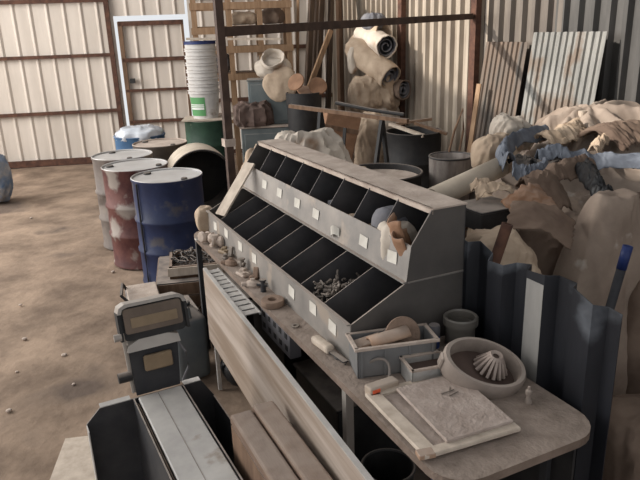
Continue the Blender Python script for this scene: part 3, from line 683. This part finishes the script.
for c_ in bpy.data.objects:
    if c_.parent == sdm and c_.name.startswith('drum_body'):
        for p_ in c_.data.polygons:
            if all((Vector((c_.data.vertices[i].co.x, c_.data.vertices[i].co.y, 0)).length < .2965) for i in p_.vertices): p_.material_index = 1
dk = thing('drum_cradle', 'low timber cradle carrying the cream drum on its side', 'cradle', (sp_.x + ax.x * .18, sp_.y + ax.y * .18, 0), math.atan2(-ax.x, ax.y))
hz_ = sp_.z - .31
for y in (-.1, .1):
    MB().box((0, y, hz_ - .03), (.5, .06, .06)).build('cross_beam', wood_dark, dk)
    for x in (-.2, .2): MB().box((x, y, (hz_ - .06) / 2), (.06, .06, hz_ - .06)).build('leg', wood_dark, dk)
for x in (-.2, .2): MB().box((x, 0, hz_ + .02), (.05, .3, .08), rotm(ry=R(40 if x > 0 else -40))).build('chock', wood_dark, dk)
pbag = tag(lump((.46, .5, .16), 41, .3, nu=56, nv=30).build('plastic_bag', M('clear_sheeting', (168, 172, 180), (202, 206, 212), scale=5, rough=.25, bump=.1, spec=.7), loc=(-2.02, 7.35, .80), smooth=True), 'crumpled clear plastic bag stuffed in the faded blue drum', 'plastic bag')

# buckets
def bucket(z, first, lb):
    b = thing('bucket', lb, 'bucket', (-1.47, 8.7, z), 0, 'white plastic buckets stacked on the green drum')
    r0, r1, hh = .168, .2, .36
    MB().lathe([(0, 0), (r0, 0), (r1, hh), (r1 - .006, hh), (r0 - .006, .008), (0, .008)], 32).build('bucket_body', plastic_w, b, smooth=True)
    MB().lathe([(r1 - .002, hh - .035), (r1 + .01, hh - .035), (r1 + .01, hh - .028), (r1 + .002, hh - .022), (r1 + .002, hh - .008), (r1 + .012, hh - .004), (r1 + .012, hh + .004), (r1 - .008, hh + .004)], 32).build('rim', bucket_blue if first == 9 else plastic_w, b, smooth=True)
    return b
BKZ = .892
tag(MB().box((0, 0, .008), (.74, .5, .016)).build('board', wood_pale, loc=(-1.4, 8.7, .864), rz=R(4)), 'pale board laid on top of the green drum', 'board')
names = ['bottom', 'second from bottom', 'third from bottom', 'fourth from bottom', 'fourth from top', 'third from top', 'second from top', 'top']
for i in range(8):
    lb = ['white bucket with green label, lowest of the stack on the green drum', 'white bucket nested right above the green-labelled one', 'third white bucket up from the green drum', 'fourth white bucket up from the green drum', 'white bucket fourth below the blue-banded one', 'white bucket two below the blue-banded top one', 'white bucket right below the blue-banded top one', 'topmost bucket of the stack with a dark blue band'][i]
    b = bucket(.88 + .088 * i, 9 if i == 7 else i, lb)
    if i == 0:
        lab = MB().grid(lambda u, w: Vector(((.172 + .028 * (.1 + .6 * w) + .003) * math.cos(R(205 + 75 * u)), (.172 + .028 * (.1 + .6 * w) + .003) * math.sin(R(205 + 75 * u)), .04 + .24 * w)), 16, 4).build('label', label_green, b, smooth=True)
        for j, (w0, hh) in enumerate(((.34, .1), (.47, .06), (.57, .06))):
            MB().grid(lambda u, w: Vector(((.172 + .028 * (.1 + .6 * (w0 + hh * w)) + .006) * math.cos(R(210 + 65 * u)), (.172 + .028 * (.1 + .6 * (w0 + hh * w)) + .006) * math.sin(R(210 + 65 * u)), .04 + .24 * (w0 + hh * w))), 14, 2).build('printed_line', label_white, lab)
q = D(232, 38, 8.45)
tag(MB().box((0, 0, 0), (1.22, .16, .028)).build('white_plank', wood_pale, loc=(q.x, 8.7, .88 + .088 * 7 + .36 + .014), rot=(0, R(2), R(3))), 'thin pale plank balanced on the top bucket of the stack', 'plank')

# ================================================================ BACK: TIMBER RACK AND CABINETS
tk = thing('timber_rack', 'open shelving rack of orange brown timber against the back wall', 'shelving', (-.98, 9.6, 0), R(9))
for x in (-.68, -.2, .22, .62):
    for y in ((-.2, .2)): MB().box((x, y, 1.35), (.07, .06, 2.7)).build('upright', wood, tk)
for z in (.75, 1.35, 1.72, 1.98, 2.3):
    MB().box((-.03, -.235, z), (1.4, .03, .09)).build('rail', wood, tk)
    MB().box((-.03, .235, z), (1.4, .03, .09)).build('rail', wood, tk)
    if z in (.75, 1.35, 1.98): MB().box((-.03, 0, z + .05), (1.36, .42, .02)).build('shelf', wood_dark, tk)
def T(x, y, z): return Matrix.Translation(tk.location) @ Matrix.Rotation(R(9), 4, 'Z') @ Vector((x, y, z))
tag(lump((.38, .3, .16), 51, .2, nu=40, nv=24).build('beige_sack', burlap, loc=T(.0, 0, 2.05), smooth=True), 'folded beige sack on the top shelf of the timber rack', 'sack')
tag(lump((.3, .3, .2), 52, .2, nu=40, nv=24).build('beige_sack', burlap_dk, loc=T(.42, 0, 2.05), smooth=True), 'brown sack at right end of the top timber shelf', 'sack')
tag(lump((.34, .3, .26), 53, .2, nu=40, nv=24).build('dark_bundle', rag_m, loc=T(-.42, 0, 1.41), smooth=True), 'dark cloth bundle on the middle timber shelf', 'bundle')
tag(lump((.36, .3, .24), 54, .2, nu=40, nv=24).build('beige_sack', whitecloth, loc=T(.38, 0, 1.41), smooth=True), 'whitish bundle at right end of the middle timber shelf', 'bundle')
cb = thing('cabinet', 'dusty blue grey steel chest standing behind the rack by the timber shelving', 'cabinet', (-.58, 8.35, 0), R(6))
MB().box((0, 0, .4), (.78, .5, .8), None, .01).build('lower_case', cabinet_m, cb)
MB().box((0, -.255, .4), (.7, .015, .66), None, .004).build('door', cabinet_m, cb)
MB().cyl((.3, -.27, .35), (.3, -.27, .5), .01, seg=8).build('handle', steel_black, cb)
MB().box((0, 0, .812), (.82, .54, .02)).build('top', dusty, cb)
cb2 = thing('cabinet', 'blue grey steel box with a white sack on top, set on the chest', 'cabinet', (-.52, 8.42, .823), R(4))
MB().box((0, 0, .27), (.66, .4, .54), None, .01).build('case', cabinet_m, cb2)
MB().box((0, -.203, .27), (.6, .012, .46), None, .003).build('front_panel', cabinet_m, cb2)
MB().box((0, 0, .548), (.68, .42, .014)).build('lid', cabinet_m, cb2)
ws = thing('open_sack', 'whitish sack with open rolled mouth slumped on the blue grey box', 'sack', (-.5, 8.3, 1.384), 0)
lump((.42, .34, .24), 61, .18, nu=56, nv=34).build('sack_body', whitecloth, ws, smooth=True)
mth = MB().lathe([(.06, .0), (.13, .02), (.15, .07), (.135, .1), (.12, .09), (.1, .03), (.04, .0), (0, 0)], 36, c=(0, -.1, .2), Q=rotm(rx=R(48)))
for v in mth.bm.verts: v.co += Vector(noise.noise_vector(v.co * 9)) * .028
mth.build('sack_mouth', whitecloth, ws, smooth=True)
hang = lump((.34, .06, .38), 63, .3, nu=50, nv=36, taper=-.3)
hang.build('hanging_fold', burlap, ws, loc=(.16, -.21, -.24), rot=(R(-6), R(-24), 0), smooth=True)
tag(lump((.4, .28, .27), 64, .3, nu=70, nv=44, e=.55).build('brown_bag', brownbag_m, loc=(-.78, 8.0, .823), smooth=True, rz=.3), 'slumped dark brown bag on the chest beside the post', 'bag')
bpy.data.objects['brown_bag'].location = (-.78, 8.2, .823)

# leaning timbers by the corner
random.seed(9)
for i, (x0, x1, xt, yt, w, m, lb) in enumerate((
        (278, 325, 331, 30, .07, wood, 'orange brown batten leaning steeply right across the dark corner'),
        (287, 300, 312, -8, .18, wood_corner, 'dark board leaning upright right of the timber rack'),
        (296, 305, 318, -20, .08, wood_corner, 'narrow dark board second in the corner bundle'),
        (304, 312, 322, -15, .22, wood_corner, 'wide dark board in the middle of the corner bundle'),
        (312, 324, 332, -20, .2, wood_corner, 'dark upright board nearest the tin wall corner'),
        (289, 294, 298, -8, .05, wood, 'thin light batten leaning beside the timber rack'))):
    Yd = 8.9 + .2 * i
    a = D(x0 if i == 0 else x1, 100, Yd - .3); a = Vector((a.x - (.12 if i == 0 else 0), a.y, .0)); b = D(xt, yt, Yd + .3)
    tag(MB().bar(a, b, .035, w).build('timber_board', m), lb, 'timber board', 'timbers leaning in the far corner')
# stool discs in a tub
tb = thing('tub', 'dark tub holding round brown wooden discs in the corner', 'tub', (.0, 8.0, .0))
q = D(306, 92, 8.0); tb.location = (q.x - .03, 8.0, 0)
MB().lathe([(0, 0), (.18, 0), (.22, q.z), (.205, q.z), (.165, .05), (0, .05)], 32).build('tub_body', steel_black, tb, smooth=True)
MB().lathe([(0, q.z - .05), (.20, q.z - .05)], 24).build('fill', wood_dark, tb)
for i, (px, py, tx, tz, lb) in enumerate(((296, 82, 60, -30, 'round brown disc left in the tub, tilted'), (318, 86, 62, 10, 'round brown disc at the right in the tub'), (306, 91, 25, 20, 'round brown disc lying flattest in the tub'))):
    w = D(px, py, 7.9 + .05 * i)
    tag(MB().lathe([(0, -.012), (.105, -.012), (.112, 0), (.105, .012), (0, .012)], 28).build('wooden_disc', leather, loc=w, smooth=True, rot=(R(tx), 0, R(tz))), lb, 'wooden disc', 'round wooden discs in the tub')
# brown box boards
q = D(318, 118, 7.3)
bb = thing('brown_boards', 'reddish brown box leaning askew below the wooden discs', 'box', (q.x + .02, 7.35, 0), R(10), rot=(0, R(14), R(10)))
MB().box((0, 0, .62), (.4, .3, .9), None, .01).build('box_body', leather, bb)
MB().box((0, -.155, .9), (.4, .02, .05)).build('batten', wood_dark, bb)
# sawhorse with a long plank
p, q = D(290, 106, 6.6), D(408, 121, 5.8)
sw = thing('sawhorse', 'long dusty rail on splayed black legs in front of the stuffed sacks', 'sawhorse', (0, 0, 0))
MB().bar(p, q, .05, .035).build('rail', wood_dark, sw)
for f, dx in ((.28, -.12), (.28, .16), (.8, -.18), (.8, .14)):
    c = p.lerp(q, f); MB().bar(c + Vector((0, 0, -.02)), (c.x + dx, c.y + .15 * (1 if dx > 0 else -1), 0), .035, .035).build('leg', steel_black, sw)
a, b = D(336, 107, 6.3), D(370, 114, 6.1)
tag(MB().tube([a + Vector((0, 0, .04)), b + Vector((0, 0, .04)), D(404, 118, 5.9) + Vector((0, 0, .03))], .018, 8).build('black_bar', steel_black, smooth=True), 'black bar lying along the dusty sawhorse rail', 'bar')
c = D(330, 155, 5.0)
tag(MB().bar((c.x, c.y, 0), D(345, 128, 5.35), .025, .02).build('iron_rod', steel_black), 'dark flat iron rod rising from behind the white bundle', 'rod')

# stuffed sacks against the wall
def sackpx(name, label, cat, px, py, Y, size, seed, m, rot=(0, 0, 0), amp=.16, group=None, f=2.2, taper=0, e=.75):
    """py is where the underside shows, Y the distance"""
    b = D(px, py, Y)
    o = lump(size, seed, amp, f=f, taper=taper, e=e).build(name, m, loc=b, smooth=True, rot=rot)
    return tag(o, label, cat, group)
GS = 'stuffed sacks heaped against the tin wall'
sackpx('stuffed_sack', 'tall beige sack standing at the foot of the stuffed heap', 'sack', 378, 172, 8.7, (.5, .5, 1.1), 71, whitecloth, group=GS)
bpy.data.objects['stuffed_sack'].location.z = 0
sackpx('stuffed_sack', 'squat beige sack with flattened top in the middle of the stuffed heap', 'sack', 365, 112, 8.55, (.36, .36, .44), 72, burlap, group=GS, e=.6)
sackpx('stuffed_sack', 'beige sack sloping down right beneath the rolled ones', 'sack', 388, 112, 8.6, (.36, .36, .55), 73, burlap, rot=(0, R(-20), 0), group=GS)
sackpx('stuffed_sack', 'beige sack standing in front at the foot of the heap beside the black drum', 'sack', 371, 150, 7.75, (.34, .3, .98), 77, burlap, group=GS)
for o in bpy.data.objects:
    if o.get('label', '').startswith('beige sack standing in front'): o.location.z = 0
def roll(label, p, q, r, m, seed, mouth=True):
    p, q = Vector(p), Vector(q); d = q - p; Q = d.to_track_quat('Z', 'Y').to_matrix(); l = d.length
    t = thing('rolled_sacking', label, 'roll', p, 0, GS, rot=Q.to_euler())
    def g(u, w):
        a = 2 * PI * u; rr = r * (.93 + .1 * noise.noise(Vector((math.cos(a) * 2, math.sin(a) * 2, w * 4 + seed))) + .06 * math.sin(a * 3 + w * 9 + seed) * noise.noise(Vector((w * 3, seed, 0))))
        rr *= 1 - .25 * max(0, .12 - w) / .12
        return Vector((rr * math.cos(a), rr * math.sin(a), w * l))
    MB().grid(g, 40, 30, wrap=True).build('outer_cloth', m, t, smooth=True, solid=.012)
    if mouth:
        sp = MB().grid(lambda u, w: Vector(((.2 + .7 * u) * r * math.cos(u * 14), (.2 + .7 * u) * r * math.sin(u * 14), l - .10 + .08 * w)), 60, 3)
        sp.build('inner_turns', rag_m, t, smooth=True, solid=.006)
        MB().lathe([(0, l - .12), (r * .92, l - .12)], 30).build('core', steel_dark, t)
    MB().lathe([(0, .01), (r * .7, .01)], 24).build('end_fold', m, t)
    return t
roll('thick beige roll with open mouth sloping down to the right', D(352, 46, 8.9), D(391, 78, 8.35), .165, burlap, 1)
roll('upper whitish roll with a spiral open end facing out', D(362, 34, 9.0) + Vector((.0, .2, 0)), D(387, 47, 8.45), .15, whitecloth, 2)
roll('beige roll laid at the very top of the stuffed heap', D(356, 44, 8.95) + Vector((0, .3, .0)), D(385, 33, 8.6) + Vector((0, .1, 0)), .13, burlap, 3, False)
roll('dull roll beneath with dark mouth by the wall post', D(372, 86, 8.9), D(405, 90, 8.45), .13, burlap_dk, 4)
sackpx('stuffed_sack', 'limp beige cloth hanging down left under the thick roll', 'cloth', 353, 74, 8.75, (.12, .2, .35), 75, whitecloth, group=GS)
sackpx('stuffed_sack', 'dark brown cloth lump on top behind the beam', 'cloth', 374, 30, 8.9, (.3, .25, .2), 76, rag_m, group=GS)

# ================================================================ MIDDLE: DRUMS BEHIND THE RACK
drum('black open drum with planks across its mouth by the tin wall', (1.07, 7.05, 0), steel_black, opened=True, r=.31, h=.86)
drum('black open drum behind the middle of the bin rack with pale sludge', (.50, 5.0, 0), steel_black, opened=True, r=.33, h=.86)
tag(MB().lathe([(0, 0), (.31, 0), (.31, .05), (.25, .03), (0, .02)], 40).build('sludge', dusty, loc=(.50, 5.0, .765), smooth=True), 'pale dried sludge filling the open drum behind the rack', 'sludge', kind='stuff')
for (a, b, Ya, Yb, m, lb) in (((390, 124), (424, 136), 7.1, 6.75, wood_pale, 'pale plank end slanting across the black drum mouth'), ((415, 123), (447, 134), 7.0, 6.85, wood_dark, 'second plank resting over the right rim of the black drum'), ((396, 124), (432, 119), 7.35, 7.3, wood_dark, 'thin dark slat across the far rim of the black drum')):
    tag(MB().bar(D(*a, Ya), D(*b, Yb), .05, .03).build('plank', m), lb, 'plank', 'planks over the black drum')
cr = thing('crate', 'wooden crate under the white-stained tub behind the rack', 'crate', (1.05, 4.98, 0), .3)
for i in range(4): openbox(.42, .42, .12, .02).build('slat_ring', wood_dark, cr, loc=(0, 0, .145 * i))
MB().box((0, 0, .578), (.42, .42, .02)).build('top', wood_dark, cr)
wtub = thing('stained_bucket', 'round bucket streaked with white and roped handle behind the rack', 'bucket', (1.05, 4.98, .59), 0)
MB().lathe([(0, 0), (.155, 0), (.165, .2), (.168, .38), (.16, .385), (.15, .37), (.14, .04), (0, .04)], 36).build('bucket_body', M('stained_bucket', (92, 82, 76), (150, 142, 136), scale=5, stretch=(2, 2, .6), rough=.7, bump=.05), wtub, smooth=True)
MB().tube([(.165 * math.cos(i * PI / 18), .165 * math.sin(i * PI / 18), .38) for i in range(36)], .009, 6, True).build('rim', steel_dark, wtub, smooth=True)
MB().tube([(.02, .16, .38), (.06, .17, .55), (.13, .2, .72), (.14, .2, .55), (.1, .15, .38)], .009, 6).build('rope_handle', wood_dark, wtub, smooth=True)
# white bundle behind rack
sackpx('white_sack', 'large whitish sack bulging up behind the far half of the rack', 'sack', 308, 165, 4.75, (.62, .45, 1.22), 81, whitecloth, amp=.2)
bpy.data.objects['white_sack'].location.z = 0
sackpx('beige_sack', 'smaller beige sack peeking over the far end of the rack', 'sack', 262, 165, 4.75, (.3, .34, 1.12), 82, burlap, amp=.2)
bpy.data.objects['beige_sack.003' if 'beige_sack.003' in bpy.data.objects else 'beige_sack'].location.z = 0
sackpx('beige_sack', 'low tan cloth right of the large whitish sack', 'sack', 352, 176, 4.5, (.3, .3, 1.02), 83, burlap, amp=.2)
for o in bpy.data.objects:
    if o.get('label', '').startswith(('low tan cloth', 'smaller beige sack peeking')): o.location.z = 0

# leaning sheets on the right wall
def kwall(px, off):
    best = min((abs(((RW(k * .01, off) - Vector((0, 0, 0))).x) / (RW(k * .01, off).y) - (ray(px, 80).x / ray(px, 80).y)), k * .01) for k in range(0, 800))
    return best[1]
def lean_sheet(label, px0, px1, py0, mat, pitch, depth, top_off, foot):
    k0, k1 = kwall(px0, top_off), kwall(px1, top_off)
    tp = RW((k0 + k1) / 2, top_off); z1 = D((px0 + px1) / 2, py0, tp.y).z
    an = math.atan2(foot, z1); hh = z1 / math.cos(an)
    mb = MB().corrug(k1 - k0, hh, pitch, depth, flat=.4)
    o = mb.build('corrugated_sheet', mat, solid=.003)
    o.matrix_basis = Matrix.Translation(RW(k0, foot + top_off, 0)) @ Matrix.Rotation(rang, 4, 'Z') @ Matrix.Rotation(-an, 4, 'X')
    return tag(o, label, 'metal sheet', 'corrugated sheets leaning on the tin wall')
lean_sheet('rusty narrow corrugated sheet leaning beside the wall post', 485, 527, 42, galv_rust, .075, .018, .10, .25)
lean_sheet('pale galvanised corrugated sheet leaning on the tin wall above the tarpaulins', 531, 604, 32, galv_light, .076, .018, .15, .22)
p0 = RW(4.4, .52, 0); 
tag(MB().bar(p0 + Vector((.0, -.1, 0)), RW(4.38, .3, 1.35), .05, .02).build('wooden_batten', wood), 'orange brown batten leaning on the rusty sheet', 'batten')

# ================================================================ RIGHT: TARPAULIN HEAP AND SACKS
GP = 'sacks piled under the tarpaulins'
random.seed(33)
pile = [  # px, distance, size, mat, label
    (548, 4.75, (.42, .42, .74), tarp_brown, 'brown bulky sack deep under the left of the tarpaulin'),
    (608, 4.85, (.42, .42, .8), burlap_dk, 'brown bulky sack deep under the tarpaulin at the right'),
    (664, 4.6, (.4, .42, .76), tarp_brown, 'brown sack deep under the far right end of the tarpaulin'),
    (500, 4.5, (.36, .4, .76), burlap, 'beige sack at the left foot of the tarpaulin heap'),
    (527, 3.85, (.42, .42, .9), burlap, 'beige sack below the curled blue sheeting in front'),
    (574, 3.6, (.38, .36, .98), paper_bag, 'rounded paper sack with white smear left of the tent-shaped tarpaulin'),
    (636, 3.6, (.4, .42, .95), burlap_dk, 'brown sack under the black sheeting at the right edge'),
    (541, 3.15, (.34, .36, .93), burlap_dk, 'brown sack behind the torn cardboard pieces'),
    (500, 2.72, (.36, .3, 1.06), burlap, 'beige sack squeezed between dark box and corrugated sheet'),
]
for i, (px, Y, sz, m, lb) in enumerate(pile):
    b = D(px, 200, Y); tag(lump(sz, 100 + i, .17, f=2.0).build('filled_sack', m, loc=(b.x, b.y, 0), smooth=True, rz=random.uniform(-.5, .5)), lb, 'sack', GP)
# tall paper sack right
def panel_sack(label, c, w, h, d, rz, m, seed, tilt=0):
    mb = lump((w, d, h), seed, .08, f=2.0, e=.55, taper=.05)
    return tag(mb.build('paper_sack', m, loc=c, smooth=True, rot=(tilt, 0, rz)), label, 'sack', GP)
c = D(603, 300, 2.85)
tag(lump((.62, .34, 1.17), 120, .22, f=1.6, e=.6, taper=.62, drape=.2).build('tent_tarpaulin', paper_bag, loc=(c.x, c.y, 0), smooth=True, rz=R(15)), 'tall tent-shaped dusty tarpaulin with white streak behind the corrugated sheet end', 'tarpaulin')
c = D(648, 330, 2.72)
panel_sack('tan sack standing right of the blue-tipped pipe', (c.x + .1, c.y + .1, 0), .36, .8, .3, R(-10), burlap_dk, 121)
c = D(650, 430, 2.2)
panel_sack('dark brown sack low in the right foreground corner', (c.x + .05, c.y + .1, 0), .45, .42, .4, R(10), burlap_dk, 122)
# tarpaulin over the heap
def tarp(u, w):
    y = 3.95 + 1.25 * w
    x0, x1 = 1.18, .3 + .424 * (11.05 - y) - .30
    x = x0 + (x1 - x0) * u
    z = .93 + .27 * math.exp(-((x - 2.05) / .38) ** 2 - ((y - 4.85) / .4) ** 2) + .15 * math.exp(-((x - 2.55) / .4) ** 2) + .10 * w
    z -= .18 * max(0, .25 - u) / .25
    r_ = math.atan2(y - 4.85, x - 2.05)
    z += .09 * fold((x, y * .6, 0), 4, 1.9) + .05 * math.sin(r_ * 9 + 3 * noise.noise(Vector((x * 2, y * 2, 3)))) * min(1, math.hypot(x - 2.05, y - 4.85) * 2.5)
    z -= .25 * max(0, (.10 - w)) / .10 + .5 * max(0, (.05 - u)) / .05 + .55 * max(0, u - .9) / .1
    x -= .12 * max(0, u - .9) / .1
    return Vector((x + .06 * noise.noise(Vector((x * 4, y * 4, 7))), y + .07 * noise.noise(Vector((x * 4, y * 4, 17))), z))
tag(cloth(tarp, 170, 130).build('tarpaulin', tarp_m, smooth=True, solid=.006), 'big creased dusty beige tarpaulin draped over the right-hand heap', 'tarpaulin')
def strip(label, pts, w, m, seed, drop=.05, name='tarp_strip'):
    pts = [Vector(p) for p in pts]
    def at_(u):
        k = u * (len(pts) - 1); i = min(int(k), len(pts) - 2); f = k - i
        a, b = pts[i], pts[i + 1]; p_ = pts[max(i - 1, 0)]; n_ = pts[min(i + 2, len(pts) - 1)]
        return .5 * ((2 * a) + (b - p_) * f + (2 * p_ - 5 * a + 4 * b - n_) * f * f + (3 * a - p_ - 3 * b + n_) * f ** 3)
    def g(u, v_):
        p = at_(u); d = at_(min(1, u + .01)) - at_(max(0, u - .01)); sd_ = Vector((d.y, -d.x, 0)).normalized()
        k = v_ - .5
        return p + sd_ * w * k + Vector((0, 0, drop * math.cos(k * PI) + .045 * fold((u * 3.5, v_ * 1.0, 0), seed, 1.3)))
    return tag(cloth(g, 90, 24).build(name, m, smooth=True, solid=.005), label, 'tarpaulin', 'strips of sheeting over the heap')
strip('blue grey sheeting curling round at the left of the heap', [D(545, 143, 4.5), D(520, 146, 4.3), D(505, 154, 4.1), D(503, 164, 3.95), D(510, 172, 3.8)], .09, tarp_blue, 3, .09)
strip('long blue grey sheeting band running right across the heap', [D(536, 166, 3.9), D(560, 160, 3.9), D(585, 167, 3.85), D(610, 170, 3.8), D(660, 171, 3.7)], .12, tarp_blue, 5, .07)
strip('short blue grey fold in front of the curled sheeting', [D(512, 176, 3.62), D(528, 180, 3.6), D(545, 172, 3.65)], .07, tarp_blue, 6)
strip('dark fold of sheeting in the hollow of the curled blue strip', [D(515, 162, 3.95), D(535, 168, 3.85), D(560, 158, 4.0)], .16, steel_black, 12, .02)
strip('brown tarpaulin flap hanging below the blue band', [D(522, 196, 3.45), D(555, 182, 3.5), D(588, 174, 3.6)], .16, tarp_brown, 7, .08)
strip('brown tarpaulin lying on the right top of the heap', [D(596, 148, 4.2), D(618, 141, 4.3), D(660, 139, 4.4)], .42, tarp_brown, 8, drop=.1)
strip('whitish crease of plastic by the brown right tarpaulin', [D(592, 158, 4.0), D(597, 150, 4.05), D(603, 144, 4.1)], .08, burlap, 10, drop=.04)
strip('red brown sheeting edge behind the tarpaulin peak', [D(588, 124, 4.95), D(600, 128, 4.95), D(618, 134, 4.9)], .2, leather, 11, drop=.06)
strip('pale rumpled fold lying below the tarpaulin peak', [D(540, 150, 4.3), D(560, 142, 4.4), D(578, 134, 4.55)], .22, burlap, 13, drop=.08)
strip('black sheeting slanting down over the right sacks', [D(584, 174, 3.5), D(598, 194, 3.2), D(612, 212, 3.02), D(624, 214, 3.0)], .11, black_film, 9, .06)
for i, (q_, w_, d_, rot, lb) in enumerate(((D(529, 205, 3.0), .22, .16, (R(35), R(-15), R(20)), 'torn tan cardboard with ragged edge right of the dark box'), (D(540, 226, 2.8), .3, .18, (R(28), R(18), R(-15)), 'curved brown cardboard lying behind the dark corrugated sheet'), (D(549, 195, 3.3), .24, .2, (R(55), R(5), R(30)), 'upright brown cardboard beneath the tarpaulin flap'))):
    mb = MB().grid(lambda u, w: Vector(((u - .5) * w_ + .01 * noise.noise(Vector((w * 9, i, 2))), (w - .5) * d_ + .02 * noise.noise(Vector((u * 9, i, 5))), .05 * math.sin(u * PI) + .02 * fold((u, w, 0), i, 1.2))), 30, 20)
    tag(mb.build('cardboard_piece', leather if i == 0 else tarp_brown, loc=q_, smooth=True, solid=.005, rot=rot), lb, 'cardboard')
tag(lump((.2, .2, .24), 131, .3, f=3).build('plastic_bundle', whitecloth, loc=D(508, 152, 4.5) , smooth=True), 'crumpled whitish plastic bundle at the left top of the heap', 'bundle')
tag(lump((.24, .22, .24), 132, .25).build('tan_sack', burlap, loc=D(494, 172, 4.25), smooth=True), 'tan sack edge left below the whitish bundle', 'sack')
tag(MB().cyl((0, 0, 0), (0, 0, .06), .03, seg=14).build('bottle_neck', wood_pale, loc=D(582, 119, 4.75)), 'small pale stub poking from the peak of the tarpaulin', 'stub')
# cream tube, dark box
a, b = D(432, 199, 3.55), D(500, 167, 3.95)
ct = thing('cardboard_tube', 'thick cream cardboard tube lying behind the near rack end', 'tube', (0, 0, 0))
MB().cyl(a, b, .06, .06, 28, cap=False).build('tube_wall', cream_p, ct, smooth=True, solid=.008)
MB().cyl(b - (b - a).normalized() * .02, b - (b - a).normalized() * .012, .054, seg=24).build('end_shade', cone_m, ct)
c = D(494, 212, 2.98)
dbx = thing('dark_box', 'dark flat steel box with dusty lid right behind the rack end', 'box', (c.x - .015, c.y + .08, .0), RZ)
MB().box((0, 0, 1.045), (.24, .22, .09), None, .004).build('case', steel_black, dbx)
MB().box((0, 0, 1.095), (.25, .23, .012), None, .003).build('lid', steel_dark, dbx)
for x in (-.1, .1):
    for y in (-.09, .09): MB().box((x, y, .5), (.025, .025, 1.0)).build('leg', steel_black, dbx)
c = D(520, 202, 3.25)
tag(MB().grid(lambda u, w: Vector(((u - .5) * .18, (w - .5) * .16, .05 + .05 * fold((u * 1.2, w * 1.2, 0), 6, 1.1) + .04 * w - .06 * abs(u - .5))), 50, 40).build('torn_paper', burlap, loc=dbx.location + Vector((.04, .08, 1.10)), smooth=True, solid=.003), 'crumpled torn paper lying on the dark steel box', 'paper')
tag(MB().cyl(D(503, 243, 2.62), D(507, 225, 2.62), .018, seg=16).build('pipe_stub', rust), 'short rusty pipe stub poking above the corrugated sheet', 'pipe') if False else None
ps = thing('rusty_pipe', 'rusty pipe standing up behind the dark corrugated sheet', 'pipe', (0, 0, 0))
pe = D(507.5, 224, 2.42); pd = pe + (D(500, 246, 2.42) - pe).normalized() * 1.2; pd = pe + (pd - pe) * (pe.z / (pe.z - pd.z))
MB().cyl(pd, pe, .02, seg=18, cap=False).build('pipe_wall', rust, ps, smooth=True, solid=.006)
bpp = thing('blue_tipped_pipe', 'dark slanting pipe with a bright blue upper end', 'pipe', (0, 0, 0))
e0, e1 = D(597, 352, 2.45), D(628, 246, 2.45); dd = (e1 - e0).normalized(); foot = e0 - dd * (e0.z / dd.z)
MB().cyl(foot, e1 - dd * .1, .0165, seg=20, cap=False).build('pipe_shaft', pipe_dark, bpp, smooth=True, solid=.005)
MB().cyl(e1 - dd * .1, e1, .0175, seg=20, cap=False).build('blue_end', pipe_blue, bpp, smooth=True, solid=.006)
# dark corrugated sheet behind bench
def jag(x): return .03 * noise.noise(Vector((x * 9, 3, 1))) - .035 * max(0, math.sin(x * 14))
ds = MB().corrug(1.05, 1.16, .2, .04, flat=.36, jag=jag)
o = ds.build('corrugated_sheet', dark_sheet, solid=.003)
o.matrix_basis = Matrix.Translation(W(.56, .36, 0)) @ Matrix.Rotation(RZ - PI / 2, 4, 'Z')
tag(o, 'dark grey corrugated sheet with torn top edge standing behind the bench', 'metal sheet')
pm = MB().grid(lambda u, w: Vector((.698 + .078 * u, -.0425, 1.125 - (.52 + .12 * noise.noise(Vector((u * 4, 1, 2)))) * w)), 8, 6).build('pale_rib_strip', galv, o, smooth=False, solid=.001)  # pale strip over one rib of the dark sheet
label_part(pm, 'pale strip on one rib')
# left edge bundle
q = D(-4, 184, 7.9)
tag(lump((.28, .4, .6), 151, .12).build('blue_bundle', bottle_m, loc=(q.x - .0, 7.95, 0), smooth=True), 'blue and grey wrapped bundle at the left edge by the tin wall', 'bundle')
# pebbles on the ground
random.seed(77)
peb = None
for i in range(9):
    px, py = random.uniform(5, 140), random.uniform(200, 420); g = G(px, py, 0)
    if g.x > -1.25 and g.y < 4.8 and px > 100: continue
    if peb is None:
        peb = lump((.045, .035, .02), 3, .2, nu=16, nv=10).build('stone', dusty, smooth=True); o = peb
    else: o = peb.copy(); C.objects.link(o)
    o.location = (g.x, g.y, -.006); o.rotation_euler = (0, 0, random.uniform(0, 6)); k = random.uniform(.3, .8); o.scale = (k, k, k)
    tag(o, 'small dusty stone lying loose on the bare dirt floor', 'stone', 'small stones on the dirt floor')
